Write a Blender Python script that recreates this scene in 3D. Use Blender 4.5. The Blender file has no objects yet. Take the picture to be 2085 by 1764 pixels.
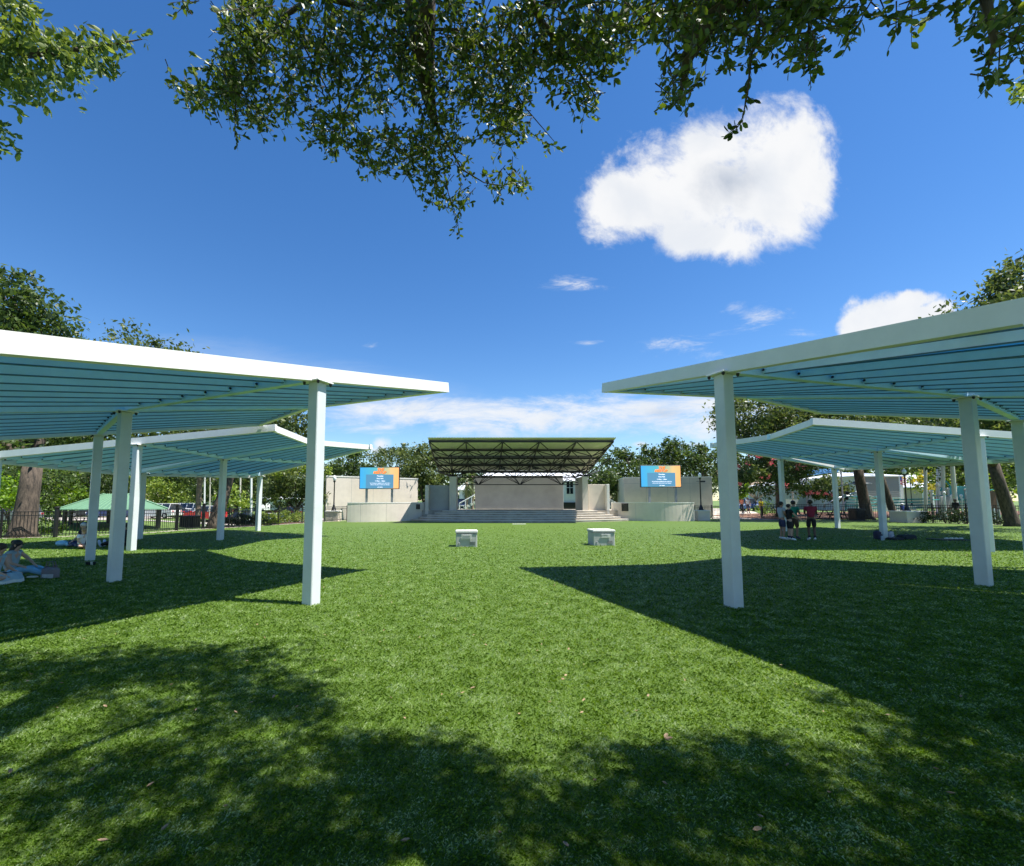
import bpy, bmesh, math, random
import numpy as np
from mathutils import Vector, Matrix, Quaternion
R = math.radians
random.seed(7); rng = np.random.default_rng(7)
SC = bpy.context.scene
COL = SC.collection

# ------------------------------------------------------------------ camera
PITCH = math.atan(.0842); FPX = 923.; CX = 980.; CY = 1019. - FPX * math.tan(PITCH); EYE = 1.65
cam = bpy.data.cameras.new('camera'); cam_o = bpy.data.objects.new('camera', cam); COL.objects.link(cam_o)
cam.sensor_width = 36; cam.lens = FPX / 2085 * 36
cam.shift_x = (1042.5 - CX) / 2085; cam.shift_y = (CY - 882.) / 2085
cam.clip_start = .05; cam.clip_end = 3000
cam_o.location = (0, 0, EYE); cam_o.rotation_euler = (R(90) + PITCH, 0, 0)
SC.camera = cam_o

# ------------------------------------------------------------------ light
SUNV = Vector((.46, -.10, 1)).normalized()
SUN_EL = math.asin(SUNV.z); SUN_AZ = math.atan2(SUNV.x, SUNV.y)
sun = bpy.data.lights.new('sun', 'SUN'); sun.energy = 5.0; sun.angle = R(.53); sun.color = (1, .965, .9)
sun_o = bpy.data.objects.new('sun', sun); COL.objects.link(sun_o)
sun_o.rotation_euler = SUNV.to_track_quat('Z', 'Y').to_euler(); sun_o.location = (0, 0, 60)
SC.view_settings.view_transform = 'Standard'; SC.view_settings.look = 'None'
SC.view_settings.exposure = 1.0; SC.view_settings.gamma = 1
SC.cycles.max_bounces = 6; SC.cycles.transparent_max_bounces = 12

# survey helpers: sight lines of the photograph (2085 px wide) to places on the ground or at a height / distance
def ray(u, v):
    x = (u - CX) / FPX; y = -(v - CY) / FPX
    return Vector((x, math.cos(PITCH) - y * math.sin(PITCH), math.sin(PITCH) + y * math.cos(PITCH)))
def sst(a, b, x):
    t = min(1, max(0, (x - a) / (b - a))); return t * t * (3 - 2 * t)
def H(x, y):                                   # height of the ground
    d = (x + 21) * -.85 + (y - 19.5) * .527
    a = (-1.4 * sst(1.0, 22, d) + .85 * sst(24, 34, d)) * sst(-2, -9, x) if x < -2 else 0
    b = .35 * sst(39, 52, y) * sst(-12, 0, x)
    return a + b
def at(u, v, z=0.0):                           # sight line meets height z
    d = ray(u, v); t = (z - EYE) / d.z; return Vector((d.x * t, d.y * t, z))
def gr(u, v):                                  # sight line meets the ground
    z = 0
    for _ in range(12):
        p = at(u, v, z); z = .5 * z + .5 * H(p.x, p.y)
    return Vector((p.x, p.y, H(p.x, p.y)))
def far(u, v, Y):                              # sight line at distance Y
    d = ray(u, v); t = Y / d.y; return Vector((d.x * t, Y, EYE + d.z * t))
def dirr(u, v, dist):
    return Vector((0, 0, EYE)) + ray(u, v).normalized() * dist

# ------------------------------------------------------------------ world
W = bpy.data.worlds.new('World'); SC.world = W; W.use_nodes = True
nt = W.node_tree; nt.nodes.clear()
def N(tree, t, **kw):
    n = tree.nodes.new(t)
    for k, v in kw.items():
        if k in n.inputs.keys() if isinstance(k, str) else False: n.inputs[k].default_value = v
        else: setattr(n, k, v)
    return n
def math_n(tree, op, a, b=None, c=None, clamp=False):
    n = tree.nodes.new('ShaderNodeMath'); n.operation = op; n.use_clamp = clamp
    for i, x in enumerate((a, b, c)):
        if x is None: continue
        if isinstance(x, (int, float)): n.inputs[i].default_value = x
        else: tree.links.new(x, n.inputs[i])
    return n.outputs[0]
def mixc(tree, fac, a, b, mode='MIX'):
    n = tree.nodes.new('ShaderNodeMix'); n.data_type = 'RGBA'; n.blend_type = mode
    for sock, x in ((0, fac), (6, a), (7, b)):
        if isinstance(x, (int, float)): n.inputs[sock].default_value = x
        elif isinstance(x, tuple): n.inputs[sock].default_value = (*x[:3], 1)
        else: tree.links.new(x, n.inputs[sock])
    return n.outputs[2]
sky = nt.nodes.new('ShaderNodeTexSky'); sky.sky_type = 'NISHITA'; sky.sun_disc = False
sky.sun_elevation = SUN_EL; sky.sun_rotation = SUN_AZ
sky.air_density = 1.0; sky.dust_density = .12; sky.ozone_density = 3.2; sky.altitude = 0
tc = nt.nodes.new('ShaderNodeTexCoord'); sep = nt.nodes.new('ShaderNodeSeparateXYZ')
nt.links.new(tc.outputs['Generated'], sep.inputs[0])
yy = math_n(nt, 'MAXIMUM', sep.outputs[1], .02)
A_ = math_n(nt, 'DIVIDE', sep.outputs[0], yy); B_ = math_n(nt, 'DIVIDE', sep.outputs[2], yy)
front = math_n(nt, 'GREATER_THAN', sep.outputs[1], .05)
def ab(u, v):
    d = ray(u, v); return d.x / d.y, d.z / d.y
def nz(scale, detail, rough, sx=1., sy=1., off=(0, 0, 0), dist=0.):
    cmb = nt.nodes.new('ShaderNodeCombineXYZ')
    nt.links.new(math_n(nt, 'MULTIPLY_ADD', A_, sx, off[0]), cmb.inputs[0]); nt.links.new(math_n(nt, 'MULTIPLY_ADD', B_, sy, off[1]), cmb.inputs[1])
    cmb.inputs[2].default_value = off[2]
    n = nt.nodes.new('ShaderNodeTexNoise'); n.inputs['Scale'].default_value = scale; n.inputs['Detail'].default_value = detail
    n.inputs['Roughness'].default_value = rough; n.inputs['Distortion'].default_value = dist
    nt.links.new(cmb.outputs[0], n.inputs['Vector']); return n.outputs['Fac']
def ell(u, v, ru, rv, rot=0.):                  # 1 at the middle of a cloud lobe, 0 on its rim
    a0, b0 = ab(u, v); a1, b1 = ab(u + ru, v); a2, b2 = ab(u, v - rv)
    ra = abs(a1 - a0); rb = abs(b2 - b0); c, s = math.cos(rot), math.sin(rot)
    da = math_n(nt, 'SUBTRACT', A_, a0); db = math_n(nt, 'SUBTRACT', B_, b0)
    x = math_n(nt, 'ADD', math_n(nt, 'MULTIPLY', da, c / ra), math_n(nt, 'MULTIPLY', db, s / ra))
    y = math_n(nt, 'SUBTRACT', math_n(nt, 'MULTIPLY', db, c / rb), math_n(nt, 'MULTIPLY', da, s / rb))
    r = math_n(nt, 'SQRT', math_n(nt, 'ADD', math_n(nt, 'MULTIPLY', x, x), math_n(nt, 'MULTIPLY', y, y)))
    return math_n(nt, 'SUBTRACT', 1., r)
def smax(xs, k=.25):
    o = xs[0]
    for x in xs[1:]: o = math_n(nt, 'SMOOTH_MAX', o, x, k)
    return o
def ramp(x, lo, hi):
    n = nt.nodes.new('ShaderNodeMapRange'); n.interpolation_type = 'SMOOTHSTEP'; n.inputs['From Min'].default_value = lo
    n.inputs['From Max'].default_value = hi; nt.links.new(x, n.inputs['Value']); return n.outputs[0]
fb = nz(4.5, 13, .66, dist=.35); fb2 = nz(11, 10, .62, off=(4, 2, 3), dist=.2)
def puff(shape, amp, lo, hi):
    t = math_n(nt, 'MULTIPLY_ADD', math_n(nt, 'SUBTRACT', fb, .5), amp, shape)
    t = math_n(nt, 'MULTIPLY_ADD', math_n(nt, 'SUBTRACT', fb2, .5), amp * .38, t)
    return ramp(t, lo, hi)
c1 = smax([ell(1460, 375, 250, 140, .2), ell(1585, 325, 130, 125, .3), ell(1430, 320, 170, 95, .5), ell(1290, 410, 140, 70, .3), ell(1440, 490, 120, 55), ell(1590, 420, 110, 90)], .3)
k1 = puff(c1, 1.9, -.02, .5)
c2 = smax([ell(1820, 640, 105, 55, .1), ell(1860, 610, 60, 30), ell(1750, 670, 50, 40), ell(1900, 640, 60, 40)], .12)
k2 = puff(c2, 1.9, .0, .42)
fbl = nz(7.5, 12, .68, sx=.55, sy=1.9, off=(1.5, 0, 5), dist=.5)
def wisp(shape, lo=.06, hi=.9, amp=1.9):
    return ramp(math_n(nt, 'MULTIPLY_ADD', math_n(nt, 'SUBTRACT', fbl, .5), amp, shape), lo, hi)
c3 = smax([ell(860, 840, 200, 36), ell(1090, 850, 260, 40), ell(1380, 845, 240, 52), ell(740, 835, 100, 30)], .2)
k3 = math_n(nt, 'MULTIPLY', math_n(nt, 'MULTIPLY', wisp(c3, -.25, .85, 3.3), ramp(nz(10, 9, .7, sx=.5, sy=1.5, off=(8, 1, 2), dist=.6), .22, .55)), .96)
c4 = smax([ell(1370, 700, 130, 26), ell(1200, 700, 50, 12), ell(745, 706, 45, 12), ell(1540, 640, 60, 22), ell(1180, 580, 75, 20, -.1), ell(1470, 725, 90, 16), ell(1620, 680, 70, 16)], .15)
k4 = math_n(nt, 'MULTIPLY', math_n(nt, 'MULTIPLY', wisp(c4, .15, 1.6, 5.6), ramp(nz(16, 9, .7, sx=.6, sy=1.6, off=(3, 1, 9), dist=.8), .36, .62)), .8)
c5 = smax([ell(560, 740, 420, 40, -.18), ell(820, 800, 280, 40, -.1)], .3)
k5 = math_n(nt, 'MULTIPLY', wisp(c5, -.1, 1.5, 1.8), .22)
c6 = smax([ell(775, 905, 22, 20), ell(762, 918, 26, 12), ell(1430, 890, 50, 22), ell(1410, 905, 60, 16), ell(1305, 905, 22, 8), ell(1700, 700, 30, 8)], .1)
k6 = math_n(nt, 'MULTIPLY', puff(c6, 3.2, .1, 1.1), .9)
dens = k1
for k in (k2, k3, k4, k5, k6):
    dens = math_n(nt, 'SUBTRACT', 1., math_n(nt, 'MULTIPLY', math_n(nt, 'SUBTRACT', 1., dens), math_n(nt, 'SUBTRACT', 1., k)))
dens = math_n(nt, 'MULTIPLY', dens, front)
# cloud tone: lit billows, a faint grey body in the thick parts
gb = nz(5, 8, .6, off=(7.03, 3.02, 1), dist=.2)
body = ramp(math_n(nt, 'MULTIPLY_ADD', math_n(nt, 'SUBTRACT', gb, .5), 2.2, smax([ell(1480, 370, 110, 80), ell(1350, 842, 75, 18), ell(1500, 840, 60, 14)], .2)), .25, 1.35)
cloudc = mixc(nt, body, (5.55, 5.6, 5.7), (2.9, 3.25, 3.9))
lowg = ramp(math_n(nt, 'MULTIPLY_ADD', gb, .5, math_n(nt, 'MULTIPLY', B_, -1.)), -.55, .3)
cloudc = mixc(nt, math_n(nt, 'MULTIPLY', ramp(nz(6, 6, .5, off=(2.2, 5, 7), dist=.3), .38, .70), .5), cloudc, (4.1, 4.45, 5.0))
cloudc = mixc(nt, math_n(nt, 'MULTIPLY', lowg, .25), cloudc, (4.6, 5.2, 6.0))
hsv = nt.nodes.new('ShaderNodeHueSaturation'); hsv.inputs['Hue'].default_value = .505; hsv.inputs['Saturation'].default_value = 1.27; hsv.inputs['Value'].default_value = 1.06
nt.links.new(sky.outputs[0], hsv.inputs['Color'])
col = mixc(nt, dens, hsv.outputs[0], cloudc)
bg = nt.nodes.new('ShaderNodeBackground'); bg.inputs[1].default_value = .085
outw = nt.nodes.new('ShaderNodeOutputWorld')
nt.links.new(col, bg.inputs[0]); nt.links.new(bg.outputs[0], outw.inputs[0])

# ------------------------------------------------------------------ materials
def newmat(name):
    m = bpy.data.materials.new(name); m.use_nodes = True; t = m.node_tree
    return m, t, t.nodes['Principled BSDF'], t.nodes['Material Output']
def mat(name, col, rough=.6, metal=0., var=.0, vscale=8., col2=None, bump=0., bscale=60., spec=.5, coord='Object', stretch=None):
    m, t, p, o = newmat(name)
    p.inputs['Roughness'].default_value = rough; p.inputs['Metallic'].default_value = metal; p.inputs['Specular IOR Level'].default_value = spec
    p.inputs['Base Color'].default_value = (*col, 1)
    tcn = t.nodes.new('ShaderNodeTexCoord'); vec = tcn.outputs[coord]
    if stretch:
        mp = t.nodes.new('ShaderNodeMapping'); mp.inputs['Scale'].default_value = stretch; t.links.new(vec, mp.inputs[0]); vec = mp.outputs[0]
    if var or col2:
        n = t.nodes.new('ShaderNodeTexNoise'); n.inputs['Scale'].default_value = vscale; n.inputs['Detail'].default_value = 6; n.inputs['Roughness'].default_value = .65
        t.links.new(vec, n.inputs['Vector'])
        c2 = col2 or tuple(max(0, c * (1 - var)) for c in col); c1 = col if col2 else tuple(min(1, c * (1 + var)) for c in col)
        mr = t.nodes.new('ShaderNodeMapRange'); mr.inputs['From Min'].default_value = .35; mr.inputs['From Max'].default_value = .65
        t.links.new(n.outputs['Fac'], mr.inputs['Value'])
        t.links.new(mixc(t, mr.outputs[0], c1, c2), p.inputs['Base Color'])
    if bump:
        n2 = t.nodes.new('ShaderNodeTexNoise'); n2.inputs['Scale'].default_value = bscale; n2.inputs['Detail'].default_value = 5
        t.links.new(vec, n2.inputs['Vector'])
        b = t.nodes.new('ShaderNodeBump'); b.inputs['Strength'].default_value = bump; b.inputs['Distance'].default_value = .02
        t.links.new(n2.outputs['Fac'], b.inputs['Height']); t.links.new(b.outputs[0], p.inputs['Normal'])
    return m
def island_mat(name, stops, transl=.35, tcol=None, rough=.45, spec=.35, patch=None):
    m, t, p, o = newmat(name)
    g = t.nodes.new('ShaderNodeNewGeometry'); r = t.nodes.new('ShaderNodeValToRGB'); cr = r.color_ramp
    while len(cr.elements) < len(stops): cr.elements.new(.5)
    for e, (pos, c) in zip(cr.elements, stops): e.position = pos; e.color = (*c, 1)
    fac = g.outputs['Random Per Island']
    if patch:
        tcn = t.nodes.new('ShaderNodeTexCoord'); n = t.nodes.new('ShaderNodeTexNoise'); n.inputs['Scale'].default_value = patch[0]; n.inputs['Detail'].default_value = 4
        t.links.new(tcn.outputs['Object'], n.inputs['Vector'])
        fac = math_n(t, 'ADD', fac, math_n(t, 'MULTIPLY', math_n(t, 'SUBTRACT', n.outputs['Fac'], .5), patch[1]), clamp=True)
    t.links.new(fac, r.inputs[0]); t.links.new(r.outputs[0], p.inputs['Base Color'])
    p.inputs['Roughness'].default_value = rough; p.inputs['Specular IOR Level'].default_value = spec
    if transl:
        tr = t.nodes.new('ShaderNodeBsdfTranslucent'); mx = t.nodes.new('ShaderNodeMixShader'); mx.inputs[0].default_value = transl
        hs = t.nodes.new('ShaderNodeHueSaturation'); hs.inputs['Hue'].default_value = .485; hs.inputs['Saturation'].default_value = 1.15; hs.inputs['Value'].default_value = 1.9
        t.links.new(r.outputs[0], hs.inputs['Color']); t.links.new(hs.outputs[0], tr.inputs[0])
        t.links.new(p.outputs[0], mx.inputs[1]); t.links.new(tr.outputs[0], mx.inputs[2]); t.links.new(mx.outputs[0], o.inputs[0])
    return m
M = {}
M['white'] = mat('white_paint', (.80, .80, .77), .42, var=.035, vscale=3, bump=.02)
M['inner'] = mat('blue_lit_white_paint', (.62, .86, .97), .45, var=.05, vscale=4)  # white steel; blue light through the roof sheet is tinted into the colour
M['postpaint'] = mat('post_paint', (.62, .66, .66), .42, var=.07, vscale=1.6, bump=.03)
M['trim'] = mat('dark_teal_gap_shade', (.05, .15, .20), .5)  # shade of the gaps between purlins, put into a dark colour
M['bolt'] = mat('black_rubber', (.02, .02, .022), .5)
M['concrete'] = mat('wall_render', (.66, .585, .49), .9, var=.07, vscale=.9, bump=.15, bscale=25)
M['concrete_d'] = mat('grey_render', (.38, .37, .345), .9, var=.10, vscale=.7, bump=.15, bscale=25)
M['cap'] = mat('coping_paint', (.72, .70, .64), .8, var=.05)
M['steps'] = mat('step_concrete', (.40, .35, .28), .88, var=.25, vscale=1.4, bump=.2)
M['black'] = mat('black_steel', (.012, .012, .013), .45)
M['truss'] = mat('dark_truss_steel', (.016, .013, .015), .5)
M['roofdeck'] = mat('galvanised_deck', (.82, .80, .72), .5, var=.08, vscale=1.2, stretch=(1, .2, 1))
M['bark'] = mat('oak_bark', (.12, .09, .065), .95, col2=(.03, .024, .018), vscale=5, bump=1., bscale=16, stretch=(2.2, 2.2, .5))
M['barkpale'] = mat('pale_bark', (.34, .27, .2), .9, col2=(.16, .12, .09), vscale=6, bump=.6, bscale=20, stretch=(2, 2, .6))
M['palmbark'] = mat('palm_bark', (.36, .27, .19), .9, col2=(.2, .14, .1), vscale=9, bump=.8, bscale=14, stretch=(.6, .6, 3))
M['path'] = mat('path_concrete', (.50, .44, .37), .9, var=.14, vscale=1.3, bump=.1)
M['asphalt'] = mat('parking_asphalt', (.36, .32, .29), .9, var=.15, vscale=.6, bump=.1)
M['mulch'] = mat('red_mulch', (.24, .12, .075), .95, col2=(.10, .055, .035), vscale=14, bump=.6)
M['glass'] = mat('dark_glass', (.02, .025, .03), .08, spec=.8)
M['tyre'] = mat('tyre_rubber', (.015, .015, .015), .8)
M['metal'] = mat('bright_metal', (.55, .55, .55), .35, metal=.8)
M['siding'] = mat('white_siding', (.74, .76, .76), .7, var=.04)
M['tinroof'] = mat('white_tin_roof', (.78, .80, .84), .45, var=.04)
M['greenroof'] = mat('green_metal_roof', (.11, .22, .13), .5, var=.08, vscale=1.0)
M['greenseam'] = mat('pale_green_seam', (.19, .34, .20), .5)
M['teal'] = mat('teal_playground_paint', (.03, .30, .30), .4)
M['tan'] = mat('tan_post_paint', (.52, .49, .42), .5)
M['brown'] = mat('brown_panel', (.13, .06, .03), .7)
M['pole'] = mat('white_pole_paint', (.72, .75, .76), .5)
M['grey'] = mat('grey_paint', (.36, .36, .36), .6)
M['shutter'] = mat('grey_louvre', (.27, .26, .26), .7)
M['boxbody'] = mat('grey_box_shell', (.44, .45, .43), .75, var=.06, vscale=5, bump=.1)
M['boxlid'] = mat('pale_box_lid', (.60, .60, .56), .6, var=.04)
M['plaque'] = mat('bronze_plaque', (.016, .012, .010), .45)
M['plaquetext'] = mat('bronze_letters', (.07, .055, .04), .45)
M['globe'] = mat('lamp_glass', (.75, .78, .78), .2, spec=.6)
M['fleaf'] = mat('dry_leaf', (.40, .30, .18), .7, col2=(.26, .15, .08), vscale=9, coord='Generated')
# translucent blue roof sheet
m, t, p, o = newmat('blue_roof_sheet'); M['sheet'] = m
p.inputs['Base Color'].default_value = (.05, .20, .34, 1); p.inputs['Roughness'].default_value = .5
tr = t.nodes.new('ShaderNodeBsdfTranslucent'); tr.inputs[0].default_value = (.11, .38, .62, 1)
tp = t.nodes.new('ShaderNodeBsdfTransparent'); tp.inputs[0].default_value = (.30, .62, .72, 1)
m1 = t.nodes.new('ShaderNodeMixShader'); m1.inputs[0].default_value = .45; m2 = t.nodes.new('ShaderNodeMixShader'); m2.inputs[0].default_value = .035
t.links.new(p.outputs[0], m1.inputs[1]); t.links.new(tr.outputs[0], m1.inputs[2]); t.links.new(m1.outputs[0], m2.inputs[1]); t.links.new(tp.outputs[0], m2.inputs[2]); t.links.new(m2.outputs[0], o.inputs[0])
# leaves
M['oakleaf'] = island_mat('oak_leaf', [(0, (.026, .050, .011)), (.45, (.06, .102, .018)), (.8, (.10, .145, .024)), (.97, (.15, .19, .04)), (1, (.24, .27, .14))], .32, rough=.45, spec=.35)
M['oaklit'] = island_mat('bright_oak_leaf', [(0, (.05, .085, .02)), (.5, (.10, .15, .03)), (1, (.22, .27, .06))], .35)
M['foliage'] = island_mat('dark_green_leaf', [(0, (.022, .042, .012)), (.5, (.048, .085, .020)), (1, (.10, .145, .035))], .3, patch=(.5, .6))
M['foliage2'] = island_mat('olive_leaf', [(0, (.035, .055, .015)), (.5, (.075, .11, .03)), (1, (.15, .18, .055))], .3, patch=(.5, .6))
M['lime'] = island_mat('lime_leaf', [(0, (.07, .14, .015)), (.5, (.12, .215, .025)), (1, (.22, .34, .05))], .4, patch=(.8, .5))
M['blossom'] = island_mat('pink_blossom', [(0, (.42, .07, .09)), (1, (.75, .26, .24))], .3)
M['yellow'] = island_mat('yellow_leaf', [(0, (.22, .22, .03)), (1, (.50, .40, .08))], .4)
M['shrub'] = island_mat('shrub_leaf', [(0, (.06, .11, .015)), (.6, (.16, .24, .035)), (1, (.34, .40, .09))], .3, patch=(1.2, .6))
M['darkshrub'] = island_mat('dark_shrub_leaf', [(0, (.012, .022, .008)), (1, (.04, .07, .02))], .2)
# turf
m, t, p, o = newmat('turf'); M['turf'] = m
tcn = t.nodes.new('ShaderNodeTexCoord'); V = tcn.outputs['Object']
def tn(scale, det=6, rough=.6, mp=None, dist=0.):
    n = t.nodes.new('ShaderNodeTexNoise'); n.inputs['Scale'].default_value = scale; n.inputs['Detail'].default_value = det; n.inputs['Roughness'].default_value = rough; n.inputs['Distortion'].default_value = dist
    t.links.new(V, n.inputs['Vector']); return n.outputs['Fac']
def mr(x, a, b):
    n = t.nodes.new('ShaderNodeMapRange'); n.inputs['From Min'].default_value = a; n.inputs['From Max'].default_value = b; t.links.new(x, n.inputs['Value']); return n.outputs[0]
fine = mr(tn(75, 4, .75, dist=1.5), .36, .66); mid = mr(tn(4.5, 5, .65, dist=.6), .38, .66); big = mr(tn(.35, 4, .6), .3, .7)
speck = mr(tn(26, 3, .7), .66, .74)
c = mixc(t, fine, (.030, .065, .007), (.11, .18, .028)); c = mixc(t, math_n(t, 'MULTIPLY', mid, .55), c, (.135, .225, .038))
c = mixc(t, math_n(t, 'MULTIPLY', big, .25), c, (.085, .14, .018)); c = mixc(t, math_n(t, 'MULTIPLY', speck, .35), c, (.30, .36, .20))
t.links.new(c, p.inputs['Base Color']); p.inputs['Roughness'].default_value = .6; p.inputs['Specular IOR Level'].default_value = .25
b = t.nodes.new('ShaderNodeBump'); b.inputs['Strength'].default_value = .55; b.inputs['Distance'].default_value = .03
t.links.new(tn(70, 4, .8), b.inputs['Height']); t.links.new(b.outputs[0], p.inputs['Normal'])
M['grass'] = mat('rough_grass', (.13, .20, .045), .9, col2=(.07, .12, .022), vscale=1.2, bump=.5, bscale=30)
M['blade'] = island_mat('turf_blade', [(0, (.034, .076, .005)), (.4, (.080, .155, .011)), (.72, (.150, .235, .036)), (.92, (.23, .31, .10)), (1, (.33, .41, .21))], .35, rough=.5, spec=.1, patch=(4.0, 2.1))

# ------------------------------------------------------------------ mesh helpers
class MB:
    def __init__(s): s.v = []; s.f = []; s.m = []
    def add(s, vs, fs, mi=0, xf=None):
        n = len(s.v)
        for v in vs:
            v = Vector(v); s.v.append(tuple(xf @ v) if xf else tuple(v))
        for f in fs: s.f.append([n + i for i in f]); s.m.append(mi)
        return s
    def box(s, c, d, mi=0, rz=0., xf=None):
        x, y, z = d[0] / 2, d[1] / 2, d[2] / 2
        vs = [(sx * x, sy * y, sz * z) for sz in (-1, 1) for sy in (-1, 1) for sx in (-1, 1)]
        mx = Matrix.Translation(c) @ Matrix.Rotation(rz, 4, 'Z')
        if xf: mx = xf @ mx
        return s.add(vs, [(0, 2, 3, 1), (4, 5, 7, 6), (0, 1, 5, 4), (2, 6, 7, 3), (0, 4, 6, 2), (1, 3, 7, 5)], mi, mx)
    def bbox(s, c, d, bev=.01, mi=0, rz=0.):        # box with chamfered upright edges and top
        x, y, z = d[0] / 2, d[1] / 2, d[2] / 2; b = bev
        ring = lambda ix, iy, zz: [(-ix + b, -iy, zz), (ix - b, -iy, zz), (ix, -iy + b, zz), (ix, iy - b, zz), (ix - b, iy, zz), (-ix + b, iy, zz), (-ix, iy - b, zz), (-ix, -iy + b, zz)]
        vs = ring(x, y, -z) + ring(x, y, z - b) + ring(x - b, y - b, z)
        fs = [tuple(range(7, -1, -1)), tuple(range(16, 24))]
        for k in (0, 8):
            for i in range(8): fs.append((k + i, k + (i + 1) % 8, k + 8 + (i + 1) % 8, k + 8 + i))
        return s.add(vs, fs, mi, Matrix.Translation(c) @ Matrix.Rotation(rz, 4, 'Z'))
    def beam(s, p, q, w, h, mi=0, up=(0, 0, 1), ext=0.):   # rectangular bar from p to q, centred
        p = Vector(p); q = Vector(q); d = (q - p).normalized(); p = p - d * ext; q = q + d * ext
        side = d.cross(Vector(up))
        if side.length < 1e-4: side = Vector((1, 0, 0))
        side.normalize(); u = side.cross(d)
        vs = [e + side * a * w / 2 + u * b_ * h / 2 for e in (p, q) for a, b_ in ((-1, -1), (1, -1), (1, 1), (-1, 1))]
        return s.add(vs, [(3, 2, 1, 0), (4, 5, 6, 7), (0, 1, 5, 4), (1, 2, 6, 5), (2, 3, 7, 6), (3, 0, 4, 7)], mi)
    def tube(s, pts, rs, n=6, mi=0, cap=True):
        pts = [Vector(p) for p in pts]
        if isinstance(rs, (int, float)): rs = [rs] * len(pts)
        base = len(s.v); ref = None
        for i, p in enumerate(pts):
            d = (pts[min(i + 1, len(pts) - 1)] - pts[max(i - 1, 0)]).normalized()
            if ref is None: ref = Vector((0, 0, 1)) if abs(d.z) < .9 else Vector((1, 0, 0))
            a = d.cross(ref)
            if a.length < 1e-3: a = d.cross(Vector((0, 1, 0)))
            a.normalize(); b_ = d.cross(a).normalized(); ref = a.cross(d) if False else ref
            for k in range(n):
                th = 2 * math.pi * k / n; s.v.append(tuple(p + (a * math.cos(th) + b_ * math.sin(th)) * rs[i]))
        for i in range(len(pts) - 1):
            for k in range(n):
                a = base + i * n + k; b_ = base + i * n + (k + 1) % n; s.f.append([a, b_, b_ + n, a + n]); s.m.append(mi)
        if cap:
            s.f.append([base + k for k in range(n)][::-1]); s.m.append(mi)
            s.f.append([base + (len(pts) - 1) * n + k for k in range(n)]); s.m.append(mi)
        return s
    def lathe(s, prof, c=(0, 0, 0), n=16, mi=0):
        base = len(s.v)
        for r, z in prof:
            for k in range(n):
                th = 2 * math.pi * k / n; s.v.append((c[0] + r * math.cos(th), c[1] + r * math.sin(th), c[2] + z))
        for i in range(len(prof) - 1):
            for k in range(n):
                a = base + i * n + k; b_ = base + i * n + (k + 1) % n; s.f.append([a, b_, b_ + n, a + n]); s.m.append(mi)
        s.f.append([base + k for k in range(n)][::-1]); s.m.append(mi)
        s.f.append([base + (len(prof) - 1) * n + k for k in range(n)]); s.m.append(mi)
        return s
    def prism(s, poly, z0, z1, mi=0, xf=None):      # poly: list of (x, y), counter-clockwise
        n = len(poly); vs = [(x, y, z0) for x, y in poly] + [(x, y, z1) for x, y in poly]
        fs = [tuple(range(n - 1, -1, -1)), tuple(range(n, 2 * n))] + [(i, (i + 1) % n, n + (i + 1) % n, n + i) for i in range(n)]
        return s.add(vs, fs, mi, xf)
    def ball(s, c, r, mi=0, n=10, m_=7, jit=0.):
        c = Vector(c); r = Vector(r if isinstance(r, (tuple, list, Vector)) else (r, r, r)); base = len(s.v)
        for i in range(1, m_):
            ph = math.pi * i / m_
            for k in range(n):
                th = 2 * math.pi * k / n; j = 1 + random.uniform(-jit, jit)
                s.v.append((c.x + r.x * math.sin(ph) * math.cos(th) * j, c.y + r.y * math.sin(ph) * math.sin(th) * j, c.z + r.z * math.cos(ph) * j))
        s.v.append((c.x, c.y, c.z + r.z)); s.v.append((c.x, c.y, c.z - r.z)); tp_, bt = len(s.v) - 2, len(s.v) - 1
        for i in range(m_ - 2):
            for k in range(n):
                a = base + i * n + k; b_ = base + i * n + (k + 1) % n; s.f.append([a, a + n, b_ + n, b_]); s.m.append(mi)
        for k in range(n):
            s.f.append([tp_, base + k, base + (k + 1) % n]); s.m.append(mi)
            s.f.append([bt, base + (m_ - 2) * n + (k + 1) % n, base + (m_ - 2) * n + k]); s.m.append(mi)
        return s
    def build(s, name, mats, parent=None, smooth=False):
        me = bpy.data.meshes.new(name)
        off = wloc(parent) if parent else Vector((0, 0, 0))
        me.from_pydata([(x - off.x, y - off.y, z - off.z) for x, y, z in s.v], [], s.f)
        if not isinstance(mats, (list, tuple)): mats = [mats]
        for m_ in mats: me.materials.append(m_)
        if len(mats) > 1: me.polygons.foreach_set('material_index', s.m)
        if smooth: me.polygons.foreach_set('use_smooth', [True] * len(me.polygons))
        me.update()
        o = bpy.data.objects.new(name, me); COL.objects.link(o)
        if parent: o.parent = parent
        return o
def wloc(o):
    v = Vector((0, 0, 0))
    while o: v += o.location; o = o.parent
    return v
def tag(o, label, cat=None, group=None, kind=None):
    if label: o['label'] = label
    if cat: o['category'] = cat
    if group: o['group'] = group
    if kind: o['kind'] = kind
    return o
def thing(name, loc, label, cat, group=None, rz=0.):
    o = bpy.data.objects.new(name, None); COL.objects.link(o); o.location = loc; o.rotation_euler = (0, 0, rz); o.empty_display_size = .3
    return tag(o, label, cat, group)
def struct(mb, name, m, label=None):
    o = mb.build(name, m); o['kind'] = 'structure'
    if label: o['label'] = label
    return o
def copy_tree(o, parent=None):
    c = o.copy(); COL.objects.link(c); c.parent = parent
    for ch in list(o.children): copy_tree(ch, c)
    return c
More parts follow.
